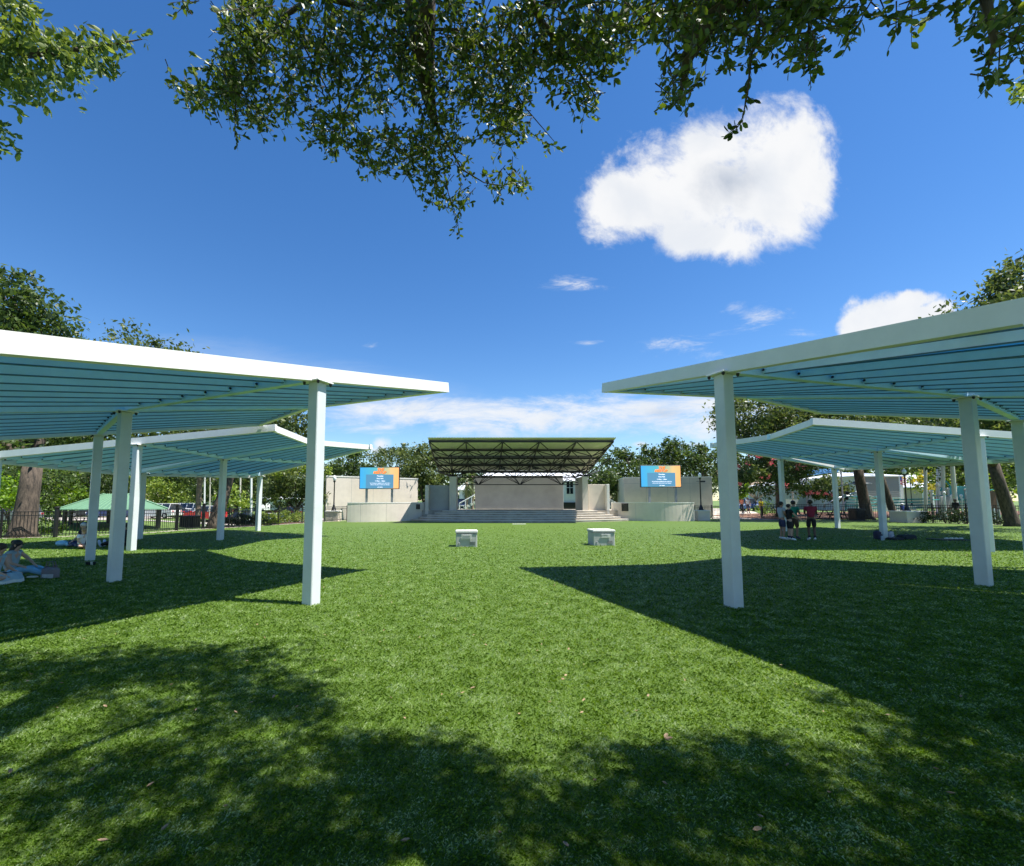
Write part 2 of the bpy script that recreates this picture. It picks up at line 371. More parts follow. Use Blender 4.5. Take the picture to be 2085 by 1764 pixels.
def np_mesh(name, V_, F_, m, parent=None, k=4):       # V_ (n,3), F_ (f,k)
    me = bpy.data.meshes.new(name); off = np.array(wloc(parent)) if parent else np.zeros(3)
    me.vertices.add(len(V_)); me.vertices.foreach_set('co', (V_ - off).astype(np.float32).ravel())
    nf = len(F_); me.loops.add(nf * k); me.loops.foreach_set('vertex_index', F_.astype(np.int32).ravel())
    me.polygons.add(nf); me.polygons.foreach_set('loop_start', np.arange(0, nf * k, k, dtype=np.int32))
    try: me.polygons.foreach_set('loop_total', np.full(nf, k, dtype=np.int32))
    except Exception: pass
    me.materials.append(m); me.update(calc_edges=True)
    o = bpy.data.objects.new(name, me); COL.objects.link(o)
    if parent: o.parent = parent
    return o

# ================================================================== GROUND
LF = [(-330, 1116), (-150, 1104), (0, 1097), (112, 1094), (283, 1087), (361, 1081), (466, 1075), (567, 1069), (615, 1066), (660, 1063), (706, 1061)]
RF1 = [(1415, 1056.5), (1450, 1057), (1482, 1058)]
RF2 = [(1551, 1057.5), (1600, 1058.5), (1700, 1060), (1804, 1062), (1900, 1065), (2047, 1070), (2170, 1075), (2400, 1086)]
lf = [at(u, v) for u, v in LF]; rf1 = [at(u, v) for u, v in RF1]; rf2 = [at(u, v) for u, v in RF2]
xs = np.unique(np.concatenate([np.arange(-60, 60.1, 1.5), np.arange(-140, 141, 8), np.array([-900, -500, -250, 250, 500, 900])]))
ys = np.unique(np.concatenate([np.arange(-30, 80.1, 1.5), np.arange(80, 200, 8), np.array([-200, -80, 260, 400, 700, 1500])]))
mb = MB()
for y in ys:
    for x in xs: mb.v.append((x, y, H(x, y) - .03))
nx = len(xs)
for j in range(len(ys) - 1):
    for i in range(nx - 1):
        a = j * nx + i; mb.f.append([a, a + 1, a + nx + 1, a + nx]); mb.m.append(0)
struct(mb, 'ground', M['grass'], 'rough green grass beyond the park fence')
# synthetic turf inside the fences
poly = [(-40, -16)] + [(p.x, p.y) for p in lf] + [(-9.5, 40), (15, 40)] + [(p.x, p.y) for p in rf1] + [(p.x, p.y) for p in rf2] + [(50, -16)]
mb = MB(); mb.v = [(x, y, 0.) for x, y in poly]; mb.f = [list(range(len(poly)))[::-1]]; mb.m = [0]
struct(mb, 'lawn', M['turf'], 'bright green synthetic turf lawn')
# raised turf fibres on the near part of the lawn
def blades(n):
    Y = 1.55 * (30 / 1.55) ** rng.random(n); Y = Y[rng.random(n) < np.clip((30 - Y) / 24, 0, 1)]; n = len(Y); X = (rng.random(n) * 2 - 1) * (Y * 1.22 + .4) + Y * .05
    sc = (Y / 3.) ** .75; L = .021 * (Y / 3) ** .45; wd = .0011 * sc
    th = rng.random(n) * 2 * np.pi; ln = L * (.6 + .8 * rng.random(n)); lean = .35 + 1.0 * rng.random(n)
    dx, dy = np.cos(th) * ln * lean, np.sin(th) * ln * lean; hz = ln * (.35 + .5 * rng.random(n))
    px, py = -np.sin(th) * wd, np.cos(th) * wd
    z0 = np.zeros(n)
    v = np.stack([np.stack([X - px, Y - py, z0], 1), np.stack([X + px, Y + py, z0], 1), np.stack([X + dx * .7 + px * .8, Y + dy * .7 + py * .8, hz], 1), np.stack([X + dx, Y + dy, hz * (.45 + .5 * rng.random(n))], 1)], 1)
    return v.reshape(-1, 3), np.arange(4 * n).reshape(-1, 4)
VV, FF = blades(760000)
tf = np_mesh('turf_grass', VV, FF, M['blade']); tag(tf, 'short curly green turf fibres', 'grass', kind='stuff')
# paved strip under the fences, path and parking road
def strip(pts, w0, w1, z, name, m, lab=None):
    mb = MB(); L = []
    for i, p in enumerate(pts):
        d = (pts[min(i + 1, len(pts) - 1)] - pts[max(i - 1, 0)]); d.z = 0; d.normalize(); n_ = Vector((-d.y, d.x, 0)); L.append((p + n_ * w0, p + n_ * w1))
    for a, b in L:
        for q in (a, b): mb.v.append((q.x, q.y, H(q.x, q.y) + z))
    for i in range(len(L) - 1):
        mb.f.append([2 * i, 2 * i + 1, 2 * i + 3, 2 * i + 2]); mb.m.append(0)
    return struct(mb, name, m, lab)
def dens_(pts, step=2.):
    o = []
    for a, b in zip(pts[:-1], pts[1:]):
        n = max(1, int((b - a).length / step))
        for i in range(n): o.append(a.lerp(b, i / n))
    return o + [pts[-1]]
strip(dens_(lf), -.12, .22, .012, 'kerb', M['path'], 'pale concrete edging under the fence')
strip(dens_(rf1), -.12, .3, .012, 'kerb', M['path'], 'pale concrete edging under the fence by the stage')
strip(dens_(rf2), -.12, .3, .012, 'kerb', M['path'], 'pale concrete edging under the playground fence')
gate = [at(1516, 1058), at(1516, 1054), far(1500, 1046, 44), far(1478, 1040, 55), far(1440, 1036, 72)]
strip(dens_([Vector((p.x, p.y, 0)) for p in gate]), -2.6, 2.6, .02, 'path', M['path'], 'sunlit concrete path leading to the lawn')
strip(dens_([far(1500, 1053, 42), far(1600, 1050, 45), far(1900, 1050, 50), far(2150, 1050, 52)]), -4.5, 3, .03, 'mulch_bed_ground', M['mulch'], 'reddish mulch ground round the playground')
strip(dens_([Vector((-75, 44, 0)), Vector((-45, 56, 0)), Vector((-22, 63, 0)), Vector((-5, 70, 0))], 3), -6, 6, .03, 'road', M['asphalt'], 'sunlit grey parking road')
strip(dens_([at(-200, 1087), Vector((-30, 33, 0)), Vector((-22, 37, 0)), Vector((-17, 46, 0))], 2), -.7, .7, .02, 'path', M['path'], 'narrow pale footpath behind the left fence')

# ================================================================== SHADE CANOPIES
def canopy(label, mid, high, group='shade canopies over the lawn', stretch=0.):
    """mid: three post tops (x, y, z) on the middle line; high: three points of the raised edge. z = underside of the beams."""
    mid = [Vector(p) for p in mid]; high = [Vector(p) for p in high]
    low = [m_ * 2 - h_ for m_, h_ in zip(mid, high)]; low[0] = mid[0] + (mid[0] - high[0]) * (1 + stretch); ext = [l + (l - m_) * .22 for l, m_ in zip(low, mid)]
    c = (mid[0] + mid[1] + mid[2]) / 3
    root = thing('shade_canopy', (c.x, c.y, 0), label, 'canopy', group)
    BH, BW = .225, .13
    up = Vector((0, 0, BH / 2))
    # posts
    for row in (mid, low):
        for i in range(3):
            p = row[i]; q = row[min(i + 1, 2)] - row[max(i - 1, 0)] if i != 0 else row[1] - row[0]
            ang = math.atan2(q.y, q.x)
            pm = MB().bbox((p.x, p.y, p.z / 2 - .013), (.205, .205, p.z - .026), .012, rz=ang)
            po = pm.build('post', M['postpaint'], root)
            cm = MB().bbox((p.x, p.y, p.z - .013), (.36, .36, .024), .004, rz=ang)
            for sx in (-1, 1):
                for sy in (-1, 1):
                    b_ = Matrix.Translation((p.x, p.y, p.z - .045)) @ Matrix.Rotation(ang, 4, 'Z') @ Matrix.Translation((sx * .145, sy * .145, 0))
                    cm.lathe([(.012, -.03), (.024, -.012), (.026, .018)], tuple(b_.translation), 8, 1)
            cm.build('cap_plate', [M['white'], M['bolt']], po)
    # long beams: front fascia, seam and rear edge; they run from the raised edge down past the low posts
    nm = ('fascia_beam', 'seam_beam', 'edge_beam')
    for i in range(3):
        a, b_ = high[i], ext[i]
        d = (a - b_).normalized()
        MB().beam(a + d * .12 + up, b_ + up, .14, BH).build(nm[i], M['white'] if i != 1 else M['inner'], root)
    # rafters along the high, middle and low lines
    for row, mtl, w in ((high, M['white'], .13), (mid, M['inner'], .12), (low, M['inner'], .12), (ext, M['white'], .12)):
        for i in range(2):
            d = (row[i + 1] - row[i]).normalized()
            MB().beam(row[i] + d * .075 + up, row[i + 1] - d * .075 + up, w, BH - .01).build('rafter', mtl, root)
    # purlins, bay by bay, with their bolted end brackets
    rows = [ext, low, mid, high]
    for s in range(2):
        for bay in range(3):
            r0, r1 = rows[bay], rows[bay + 1]
            for k in range(1, 8):
                f_ = k / 8
                a = r0[s].lerp(r0[s + 1], f_); b_ = r1[s].lerp(r1[s + 1], f_); d = (b_ - a).normalized(); sd = d.cross(Vector((0, 0, 1))).normalized()
                pz = Vector((0, 0, BH - .112))
                mb = MB().beam(a + d * .10 + pz, b_ - d * .10 + pz, .034, .115)
                gap_shade_dz = Vector((0, 0, .0685)); mb.beam(a + d * .10 + pz + gap_shade_dz, b_ - d * .10 + pz + gap_shade_dz, .04, .022, 2); mb.beam(a + d * .10 + pz - gap_shade_dz * .95, b_ - d * .10 + pz - gap_shade_dz * .92, .046, .012, 2)  # dark strips over and under the purlin paint in the gap shade
                if bay:
                    for e, sg in ((a, 1), (b_, -1)):
                        q = e + d * sg * .085 + pz
                        mb.beam(q - d * .02, q + d * .055 * sg, .075, .09)
                        for s2 in (-1, 1): mb.tube([q + sd * .034 * s2 - Vector((0, 0, .008)) + d * sg * .02, q + sd * .05 * s2 - Vector((0, 0, .008)) + d * sg * .02], .022, 8, 1)
                mb.build('purlin', [M['inner'], M['bolt'], M['trim']], root)  # trim slot: dark gap shade painted over and under the purlin
            # roof sheet of this bay, ribbed along the slope
            mb = MB(); nr = 26
            top = Vector((0, 0, BH - .036))
            for j in range(nr + 1):
                f_ = j / nr
                for e0, e1 in ((r0[s], r0[s + 1]), (r1[s], r1[s + 1])):
                    q = e0.lerp(e1, .018 + .964 * f_) + top; z = .018 if j % 2 else 0.
                    mb.v += [(q.x, q.y, q.z + z), (q.x, q.y, q.z + z + .012)]
            for j in range(nr):
                a = 4 * j; mb.f += [[a, a + 2, a + 6, a + 4], [a + 1, a + 5, a + 7, a + 3]]; mb.m += [0, 0]
            mb.f += [[0, 1, 3, 2], [4 * nr, 4 * nr + 2, 4 * nr + 3, 4 * nr + 1]]; mb.m += [0, 0]
            mb.build('roof_sheet', M['sheet'], root)
    return root
def zat(p, z): return Vector((p.x, p.y, z))
PL = [zat(gr(633, 1230), 3.62), zat(gr(232, 1184), 3.52), zat(gr(183, 1141), 3.49)]
canopy('near shade canopy with sunlit white front beam, over the seated couple', PL, [at(903, 799, 4.18), at(627, 833, 4.16), at(527, 868, 4.08)], stretch=.11)
PL2 = [zat(gr(267, 1121), 3.52), zat(gr(448, 1100), 3.38), None]
lo2 = [None, zat(gr(281, 1097), 2.86), zat(gr(525, 1081), 2.99)]
hi2 = [at(555, 879, 3.93), None, at(752, 916, 3.97)]
PL2[2] = (lo2[2] + hi2[2]) / 2; hi2[1] = PL2[1] * 2 - lo2[1]; hi2[1] = at(625, 906, 3.95) * .7 + hi2[1] * .3
canopy('farther shade canopy with bent white edge, near the fence and green gazebo', PL2, hi2, stretch=.07)
PR = [zat(gr(1494, 1236), 3.70), zat(gr(2004, 1192), 3.72), at(2072, 857, 3.62)]
canopy('near shade canopy with shaded grey front beam and empty dark shadow', PR, [at(1236, 799, 4.26), at(1523, 812, 4.24), at(1671, 843, 4.2)])
PR2 = [None, zat(gr(1800, 1097), 3.79), zat(gr(1597, 1082), 3.86)]
hr2 = [at(1660, 866, 4.15), at(1570, 896, 4.15), at(1452, 912, 4.17)]
PR2[0] = at(1992, 889, 3.74)
canopy('farther shade canopy over the standing friends before the playground', PR2, hr2)

# ================================================================== STAGE
st = thing('stage_building', (3.4, 38, 0), 'open air concert stage with curved steps and a raised dark truss roof', 'stage')
FZ = .82
def curve_pts(xa, xb, ye, sag, n=28):
    return [(xa + (xb - xa) * i / n, ye - sag * (1 - (2 * i / n - 1) ** 2)) for i in range(n + 1)]
xL = far(836, 1060, 36.2).x; xR = far(1283, 1058, 36.2).x
for k in range(5):
    ins = k * .62; a, b_ = xL + ins, xR - ins
    front_ = curve_pts(a, b_, 36.6, 2.9 - .52 * k * .9)
    poly = front_ + [(b_, 37.6 + .0), (a, 37.6)]
    top_ = FZ * (k + 1) / 5
    mb = MB().prism(poly, .0 if k == 0 else FZ * k / 5 - .002, top_ - (.0 if k < 4 else .003)); so = mb.build('step', M['steps'], st)
    tread_lit = MB()
    for (xa_, ya_), (xb_, yb_) in zip(front_[:-1], front_[1:]): tread_lit.beam((xa_, ya_ - .004, top_ - .018), (xb_, yb_ - .004, top_ - .018), .03, .034)
    tread_lit.build('tread_light_strip', M['cap'], so)  # pale strip along each step: skylight on the tread edge, painted in
MB().box((3.4, 40.2, FZ / 2), (17.6, 5.2, FZ)).build('platform', M['steps'], st)
# piers
def pier(u0, u1, Y0, Y1, ztop, nm, mtl=None):
    x0, x1 = far(u0, 1000, Y0).x, far(u1, 1000, Y0).x
    return MB().box(((x0 + x1) / 2, (Y0 + Y1) / 2, (ztop + FZ - .05) / 2), (x1 - x0, Y1 - Y0, ztop - FZ + .05)).build(nm, mtl or M['concrete'], st)
pier(915, 929, 37.7, 40.6, 3.62, 'pier'); pier(1186, 1197.5, 37.7, 40.6, 3.62, 'pier')
# rear wall, wing walls with end piers
def wall(u0, v0, u1, Y, z0, z1, th, nm, mtl, parent=st):
    a = far(u0, v0, Y); b_ = far(u1, v0, Y)
    return MB().bbox(((a.x + b_.x) / 2, Y + th / 2, (z0 + z1) / 2), (b_.x - a.x, th, z1 - z0), .02).build(nm, mtl, parent)
rw = wall(967, 1000, 1147, 41.4, FZ, 3.88, .35, 'rear_wall', M['concrete_d'])
for u in (1011, 1057, 1103): MB().box((far(u, 1000, 41.39).x, 41.408, 2.3), (.02, .02, 3.0)).build('control_joint', M['concrete_d'], rw)
wall(873, 1000, 914.5, 38.2, FZ, 2.9, .3, 'wing_wall', M['concrete_d']); wall(1197.8, 1000, 1235, 38.2, FZ, 2.98, .3, 'wing_wall', M['concrete'])
wall(865.5, 1000, 872.8, 37.6, FZ - .3, 2.9, .9, 'wing_pier', M['concrete']); wall(1235.2, 1000, 1241, 37.6, FZ - .3, 2.98, .9, 'wing_pier', M['cap'])
# truss roof
Yf, Yb = 32.9, 40.8; zf, zb = far(1060, 899, Yf).z, far(1060, 961, Yb).z
def rp(fx, fy, dz=0.):        # point on the roof plane; fx 0..1 across, fy 0 front .. 1 back
    Y = Yf + (Yb - Yf) * fy; xl, xr = far(873.5, 900, Yf).x, far(1249, 900, Yf).x
    return Vector((xl + (xr - xl) * fx, Y, zf + (zb - zf) * fy + dz))
th_ = .075
for r_ in range(5):
    f_ = r_ / 4
    MB().beam(rp(0, f_), rp(1, f_), .12, .15).build('top_chord', M['truss'], st)
    if r_ < 4:
        g_ = f_ + .125
        MB().beam(rp(.1, g_, -.78), rp(.9, g_, -.78), .07, .08).build('bottom_chord', M['truss'], st)
        mb = MB()
        for c_ in range(5):
            bp = rp(.1 + .2 * c_, g_, -.78)
            for tx, ty in ((c_ / 5, f_), ((c_ + 1) / 5, f_), (c_ / 5, f_ + .25), ((c_ + 1) / 5, f_ + .25)): mb.tube([rp(tx, ty, -.04), bp], .036, 6)
        mb.build('web_bracing', M['truss'], st)
for c_ in range(6): MB().beam(rp(c_ / 5, 0, -.01), rp(c_ / 5, 1, -.01), .08, .10).build('cross_chord', M['truss'], st)
for c_ in range(5): MB().beam(rp(.1 + .2 * c_, .125, -.80), rp(.1 + .2 * c_, .875, -.80), .06, .07).build('cross_chord', M['truss'], st)
# lower rear girder on the piers
gl, gh = far(932, 1004, 39.3), far(1186, 1004, 39.3)
a0, a1 = Vector((gl.x, 39.3, 3.0)), Vector((gh.x, 39.3, 3.0)); b0, b1 = Vector((gl.x - .8, 39.3, 3.75)), Vector((gh.x + .8, 39.3, 3.75))
mb = MB().beam(a0, a1, .06, .07).beam(b0, b1, .07, .08).beam(b0 + Vector((0, .9, .35)), b1 + Vector((0, .9, .35)), .06, .07)
for i in range(3):
    q = a0.lerp(a1, (i + .5) / 3)
    for d_ in (-1.5, -.7, .7, 1.5): mb.tube([q, Vector((q.x + d_, 39.3, 3.75))], .03, 6); mb.tube([q, Vector((q.x + d_, 40.2, 4.1))], .026, 6)
for e, sx in ((a0, -1), (a1, 1)):
    for d_ in (0, .9, 2.0): mb.tube([e, Vector((e.x - sx * d_, 39.3, 3.75))], .032, 6)
mb.build('rear_girder', M['truss'], st)
for bx, by in ((far(922, 970, 38.4).x, 38.4), (far(1191.5, 970, 38.4).x, 38.4)):
    mb = MB().box((bx, by, 3.66), (.5, .5, .08))
    for tx, ty in ((-1.7, 36.4), (1.7, 36.4), (-1.7, 40), (1.7, 40), (0, 36.2)): mb.tube([(bx, by, 3.68), (bx + tx, ty, zf + (zb - zf) * (ty - Yf) / (Yb - Yf) - .1)], .045, 6)
    mb.build('roof_strut', M['truss'], st)
# corrugated deck
mb = MB(); nw = 122 * 4
for i in range(nw + 1):
    f_ = -.004 + 1.012 * i / nw; z = .032 * math.sin(i * math.pi / 2)
    for fy in (-.05, 1.02):
        q = rp(f_, fy, .14 + z); mb.v += [tuple(q), (q.x, q.y, q.z + .012)]
for i in range(nw):
    a = 4 * i; mb.f += [[a, a + 2, a + 6, a + 4], [a + 1, a + 5, a + 7, a + 3], [a, a + 4, a + 5, a + 1], [a + 2, a + 3, a + 7, a + 6]]; mb.m += [0] * 4
mb.build('roof_deck', M['roofdeck'], st)
for u, v in ((1022, 932), (1090, 931.5)):
    q = far(u, v, 37.2)
    mb = MB().box((q.x, q.y, q.z), (.36, .3, .3)).tube([(q.x, q.y, q.z + .15), (q.x, q.y, q.z + .5)], .02, 6, 1).box((q.x, q.y, q.z - .9), (.5, .25, .14), 1)
    mb.build('floodlight', [M['cap'], M['truss']], st)
mb = MB().tube([far(1057, 925, 37), far(1057, 955, 37)], .025, 6); mb.ball(far(1057, 939, 37), .07, 1); mb.build('hanging_microphone_rod', [M['truss'], M['cap']], st)

# low curved front walls, one each side, with their bronze plaques
def front_wall(ub, ue, bow, label, pu0, pu1, pv0, pv1, Ya, Yb_, joints):
    x0, x1 = far(ub, 1040, Ya).x, far(ue, 1040, Yb_).x
    root = thing('low_wall', ((x0 + x1) / 2, (Ya + Yb_) / 2, 0), label, 'wall', 'low rendered walls beside the stage steps')
    n = 20; F = []
    for i in range(n + 1):
        f_ = i / n; F.append(Vector((x0 + (x1 - x0) * f_, Ya + (Yb_ - Ya) * f_ - bow * 4 * f_ * (1 - f_), 0)))
    def sweep(zlo, zhi, g0, g1, mt, nm):
        mb = MB()
        for p_ in F:
            mb.v += [(p_.x, p_.y + g0, zlo), (p_.x, p_.y + g1, zlo), (p_.x, p_.y + g1, zhi), (p_.x, p_.y + g0, zhi)]
        for i in range(n):
            a = 4 * i
            for k in range(4): mb.f.append([a + k, a + 4 + k, a + 4 + (k + 1) % 4, a + (k + 1) % 4]); mb.m.append(0)
        mb.f += [[0, 1, 2, 3], [4 * n + 3, 4 * n + 2, 4 * n + 1, 4 * n]]; mb.m += [0, 0]
        return mb.build(nm, mt, root)
    sweep(-.05, 1.42, 0, .3, M['concrete'], 'wall_body'); sweep(1.42, 1.485, -.02, .32, M['cap'], 'coping')
    for ju in joints:
        f_ = (ju - ub) / (ue - ub); p_ = F[0].lerp(F[-1], f_); yy_ = Ya + (Yb_ - Ya) * f_ - bow * 4 * f_ * (1 - f_)
        MB().box((p_.x, yy_ + .004, .7), (.02, .012, 1.4)).build('control_joint', M['concrete_d'], root)
    f_ = ((pu0 + pu1) / 2 - ub) / (ue - ub); p_ = F[0].lerp(F[-1], f_); yy_ = Ya + (Yb_ - Ya) * f_ - bow * 4 * f_ * (1 - f_)
    a, b_ = far(pu0, pv0, yy_), far(pu1, pv1, yy_); w_, h_ = b_.x - a.x, a.z - b_.z; cx_, cz_ = (a.x + b_.x) / 2, (a.z + b_.z) / 2
    mb = MB().bbox((cx_, yy_ - .045, cz_), (w_, .05, h_), .006)
    for k in range(9):
        ww = w_ * (.3 + .5 * random.random()); mb.box((cx_ + random.uniform(-.05, .05), yy_ - .074, cz_ + h_ * (.3 - .085 * k)), (ww, .006, h_ * .03), 1)
    mb.lathe([(.07, -.003), (.07, .003)], (0, 0, 0), 12, 1)
    n0 = len(mb.v) - 24
    for i in range(n0, len(mb.v)):
        x, y, z = mb.v[i]; mb.v[i] = (cx_ - w_ * .3 + x, yy_ - .074 + z, cz_ + h_ * .36 + y)
    pq = mb.build('plaque', [M['plaque'], M['plaquetext']], root)
    return root
front_wall(707, 872.5, .9, 'low rendered wall left of the steps, crossed by the stage roof shadow, with small black plaque', 841, 855.5, 1027, 1037, 34.4, 38.2, (735, 787, 830))
front_wall(1247, 1414, .9, 'low rendered wall right of the steps, with larger square black plaque', 1265, 1282, 1025, 1041, 37.9, 36.4, (1290, 1347, 1385))

# tall walls behind the screens
def tall_wall(u0, u1, vt, Y0, Y1, label, th, mt, joints, vh=None):
    a, b_ = far(u0, vt, Y0), far(u1, vt, Y1); b_.z = a.z; c = (a + b_) / 2; d = b_ - a; L = d.length; rz = math.atan2(d.y, d.x)
    root = thing('tall_wall', (c.x, c.y, 0), label, 'wall', 'tall walls behind the screens', rz)
    def part(c_, d_, nm, mt_, par=root):
        o = MB().box(c_, d_).build(nm, mt_); o.parent = par; return o
    z0 = H(c.x, c.y) - .1
    bd = part((0, th / 2, (a.z - .1 + z0) / 2), (L, th, a.z - .1 - z0), 'wall_body', mt); part((0, th / 2, a.z - .05), (L + .06, th + .06, .1), 'coping', M['cap'])
    for ju in joints: part(((ju - u0) / (u1 - u0) * L - L / 2, .004, a.z / 2), (.022, .012, a.z - .2), 'control_joint', M['concrete_d'], bd)
    if vh: part((0, .004, far(u0, vh, Y0).z), (L, .012, .022), 'control_joint', M['concrete_d'], bd)
    return root
tall_wall(665, 851, 968.5, 38.6, 43.6, 'tall sunlit beige wall behind the screen beside the leafy tree', .35, M['concrete'], (712, 755, 800))
tall_wall(1270, 1449, 972, 44, 42.6, 'tall grey wall behind the screen next to the path gate', 5.5, M['concrete'], (1316, 1360, 1405), 985)

# event screens
def text_mesh(s, size, m, parent, x, y, z, shear=0., bold=0.):
    cu = bpy.data.curves.new('lettering', 'FONT'); cu.body = s; cu.size = size; cu.align_x = 'CENTER'; cu.align_y = 'CENTER'; cu.extrude = .004; cu.shear = shear; cu.offset = bold
    ob = bpy.data.objects.new('lettering', cu); COL.objects.link(ob)
    dg = bpy.context.evaluated_depsgraph_get(); me = bpy.data.meshes.new_from_object(ob.evaluated_get(dg)); bpy.data.objects.remove(ob)
    me.materials.clear(); me.materials.append(m)
    o = bpy.data.objects.new('lettering', me); COL.objects.link(o); o.parent = parent
    off = wloc(parent); o.location = (x - off.x, y - off.y, z - off.z); o.rotation_euler = (R(90), 0, 0)
    return o
def emis(name, c, s):
    m, t, p, o = newmat(name); p.inputs['Base Color'].default_value = (.02, .02, .02, 1); p.inputs['Emission Color'].default_value = (*c, 1); p.inputs['Emission Strength'].default_value = s; p.inputs['Roughness'].default_value = .5; return m
M['scr_panel'] = emis('screen_panel_blue', (.055, .17, .28), 1.0)
M['scr_text'] = emis('screen_white_text', (.75, .85, 1.), .9)
M['scr_orange'] = emis('screen_orange_text', (.95, .22, .04), 1.0)
M['scr_dark'] = emis('screen_text_shadow', (.25, .10, .06), .6)
m, t, p, o = newmat('screen_gradient'); M['scr'] = m
tcn = t.nodes.new('ShaderNodeTexCoord'); sp = t.nodes.new('ShaderNodeSeparateXYZ'); t.links.new(tcn.outputs['Generated'], sp.inputs[0])
n_ = t.nodes.new('ShaderNodeTexNoise'); n_.inputs['Scale'].default_value = 3; n_.inputs['Detail'].default_value = 5; t.links.new(tcn.outputs['Object'], n_.inputs['Vector'])
x_ = math_n(t, 'MULTIPLY_ADD', math_n(t, 'SUBTRACT', n_.outputs['Fac'], .5), .22, sp.outputs[0])
r_ = t.nodes.new('ShaderNodeValToRGB'); t.links.new(x_, r_.inputs[0]); e = r_.color_ramp.elements
e[0].position = .0; e[0].color = (.03, .26, .52, 1); e[1].position = .95; e[1].color = (.72, .34, .12, 1)
for pos, c in ((.38, (.06, .30, .36)), (.58, (.18, .32, .22)), (.80, (.50, .36, .16))): q = e.new(pos); q.color = (*c, 1)
p.inputs['Base Color'].default_value = (.02, .02, .02, 1); p.inputs['Emission Strength'].default_value = .95; t.links.new(r_.outputs[0], p.inputs['Emission Color'])
def screen(u0, v0, u1, v1, Y, pu, label):
    a, b_ = far(u0, v0, Y), far(u1, v1, Y); w_, h_ = b_.x - a.x, a.z - b_.z; cx_, cz_ = (a.x + b_.x) / 2, (a.z + b_.z) / 2
    root = thing('event_screen', (cx_, Y, 0), label, 'screen', 'event screens on posts beside the stage')
    MB().bbox((cx_, Y + .16, cz_), (w_, .22, h_), .01).build('cabinet', M['black'], root)
    MB().box((cx_, Y + .045, cz_), (w_ - .1, .012, h_ - .1)).build('display', M['scr'], root)
    pn = MB().box((cx_ + w_ * .01, Y + .032, cz_ - h_ * .155), (w_ * .69, .008, h_ * .62)).build('info_panel', M['scr_panel'], root)
    yy_ = Y + .022
    for s, sz, dx, dz in (('THE', .30, .02, .385), ('MEETUP', .30, 0, .245)):
        text_mesh(s, sz, M['scr_dark'], root, cx_ + dx * w_ + .03, Y + .033, cz_ + dz * h_ - .03, .25, .012)
        text_mesh(s, sz, M['scr_orange'], root, cx_ + dx * w_, yy_, cz_ + dz * h_, .25, .010)
    for s, sz, dz in (('Thursdays', .135, .085), ('Story Park', .135, -.025), ('11:30am - 1:30pm', .12, -.14), ('This event is subject to availability and may be cancelled due to', .068, -.235), ('inclement weather. Visit our website for more information', .068, -.31), ('CITY PARKS', .085, -.42)):
        text_mesh(s, sz, M['scr_text'], pn, cx_ + .02 * w_, yy_, cz_ + dz * h_, 0, .003)
    for px in pu:
        x = far(px, v1, Y).x; MB().box((x, Y + .2, cz_ / 2 - h_ / 4 + .1), (.17, .17, cz_ - h_ / 2 + .2)).build('post', M['grey'], root)
    return root
screen(732, 951, 812.5, 996, 38.8, (745.5, 797.5), 'event screen standing behind the low wall with the small plaque')
screen(1304, 947.5, 1388, 992.5, 39.2, (1323.5, 1377.5), 'event screen standing behind the low wall with the larger plaque')

# power boxes on the lawn
def power_box(u0, u1, vb, w, rz, label, paper):
    a, b_ = gr(u0, vb), gr(u1, vb); cx_ = (a.x + b_.x) / 2; Y = a.y + w * .5
    root = thing('utility_box', (cx_, Y, 0), label, 'box', 'grey utility boxes on the turf', rz)
    wx = b_.x - a.x
    def part(c, d, nm, mt, bev=.012):
        mb = MB(); mb.bbox(c, d, bev); me = mb.build(nm, mt); me.parent = root; return me
    part((0, 0, .235), (wx * .955, w * .95, .47), 'body', M['boxbody'], .02); part((0, 0, .483), (wx * .9, w * .9, .026), 'gasket', M['black'], .004)
    part((0, 0, .508), (wx, w, .045), 'lid_rim', M['boxbody'], .006); lid = part((0, 0, .552), (wx, w, .045), 'lid', M['boxlid'], .02)
    part((-wx * .33, -w * .475 - .012, .12), (.05, .02, .08), 'latch', M['grey'], .006)
    for k in range(4): part((wx * .26, -w * .475 - .004, .08 + .03 * k), (.2, .012, .008), 'vent_slit', M['black'], .002)
    part((.0 if paper else .06, -w * .475 - .02, .35), (.36 if paper else .34, .012, .17 if paper else .12), 'notice', M['boxlid'], .003)
    mb = MB()
    for k in range(5 if paper else 2): mb.box((random.uniform(-.02, .02), -w * .475 - .0285, .40 - .026 * k), (.26 + .04 * random.random(), .004, .006))
    mb.build('notice_lines', M['grey']).parent = root
    return root
power_box(926.5, 972, 1114, .62, R(2), 'grey utility box on the turf with larger wordy notice on its front', True)
power_box(1206.5, 1253, 1111.5, .78, R(3), 'grey utility box on the turf with small pale plate and shaded left side', False)
q = gr(1057, 1067.8); tag(MB().bbox((q.x, q.y, .015), (.95, .12, .03), .008).build('cable_cover', M['cap']), 'thin pale strip lying on the turf before the steps', 'cover')

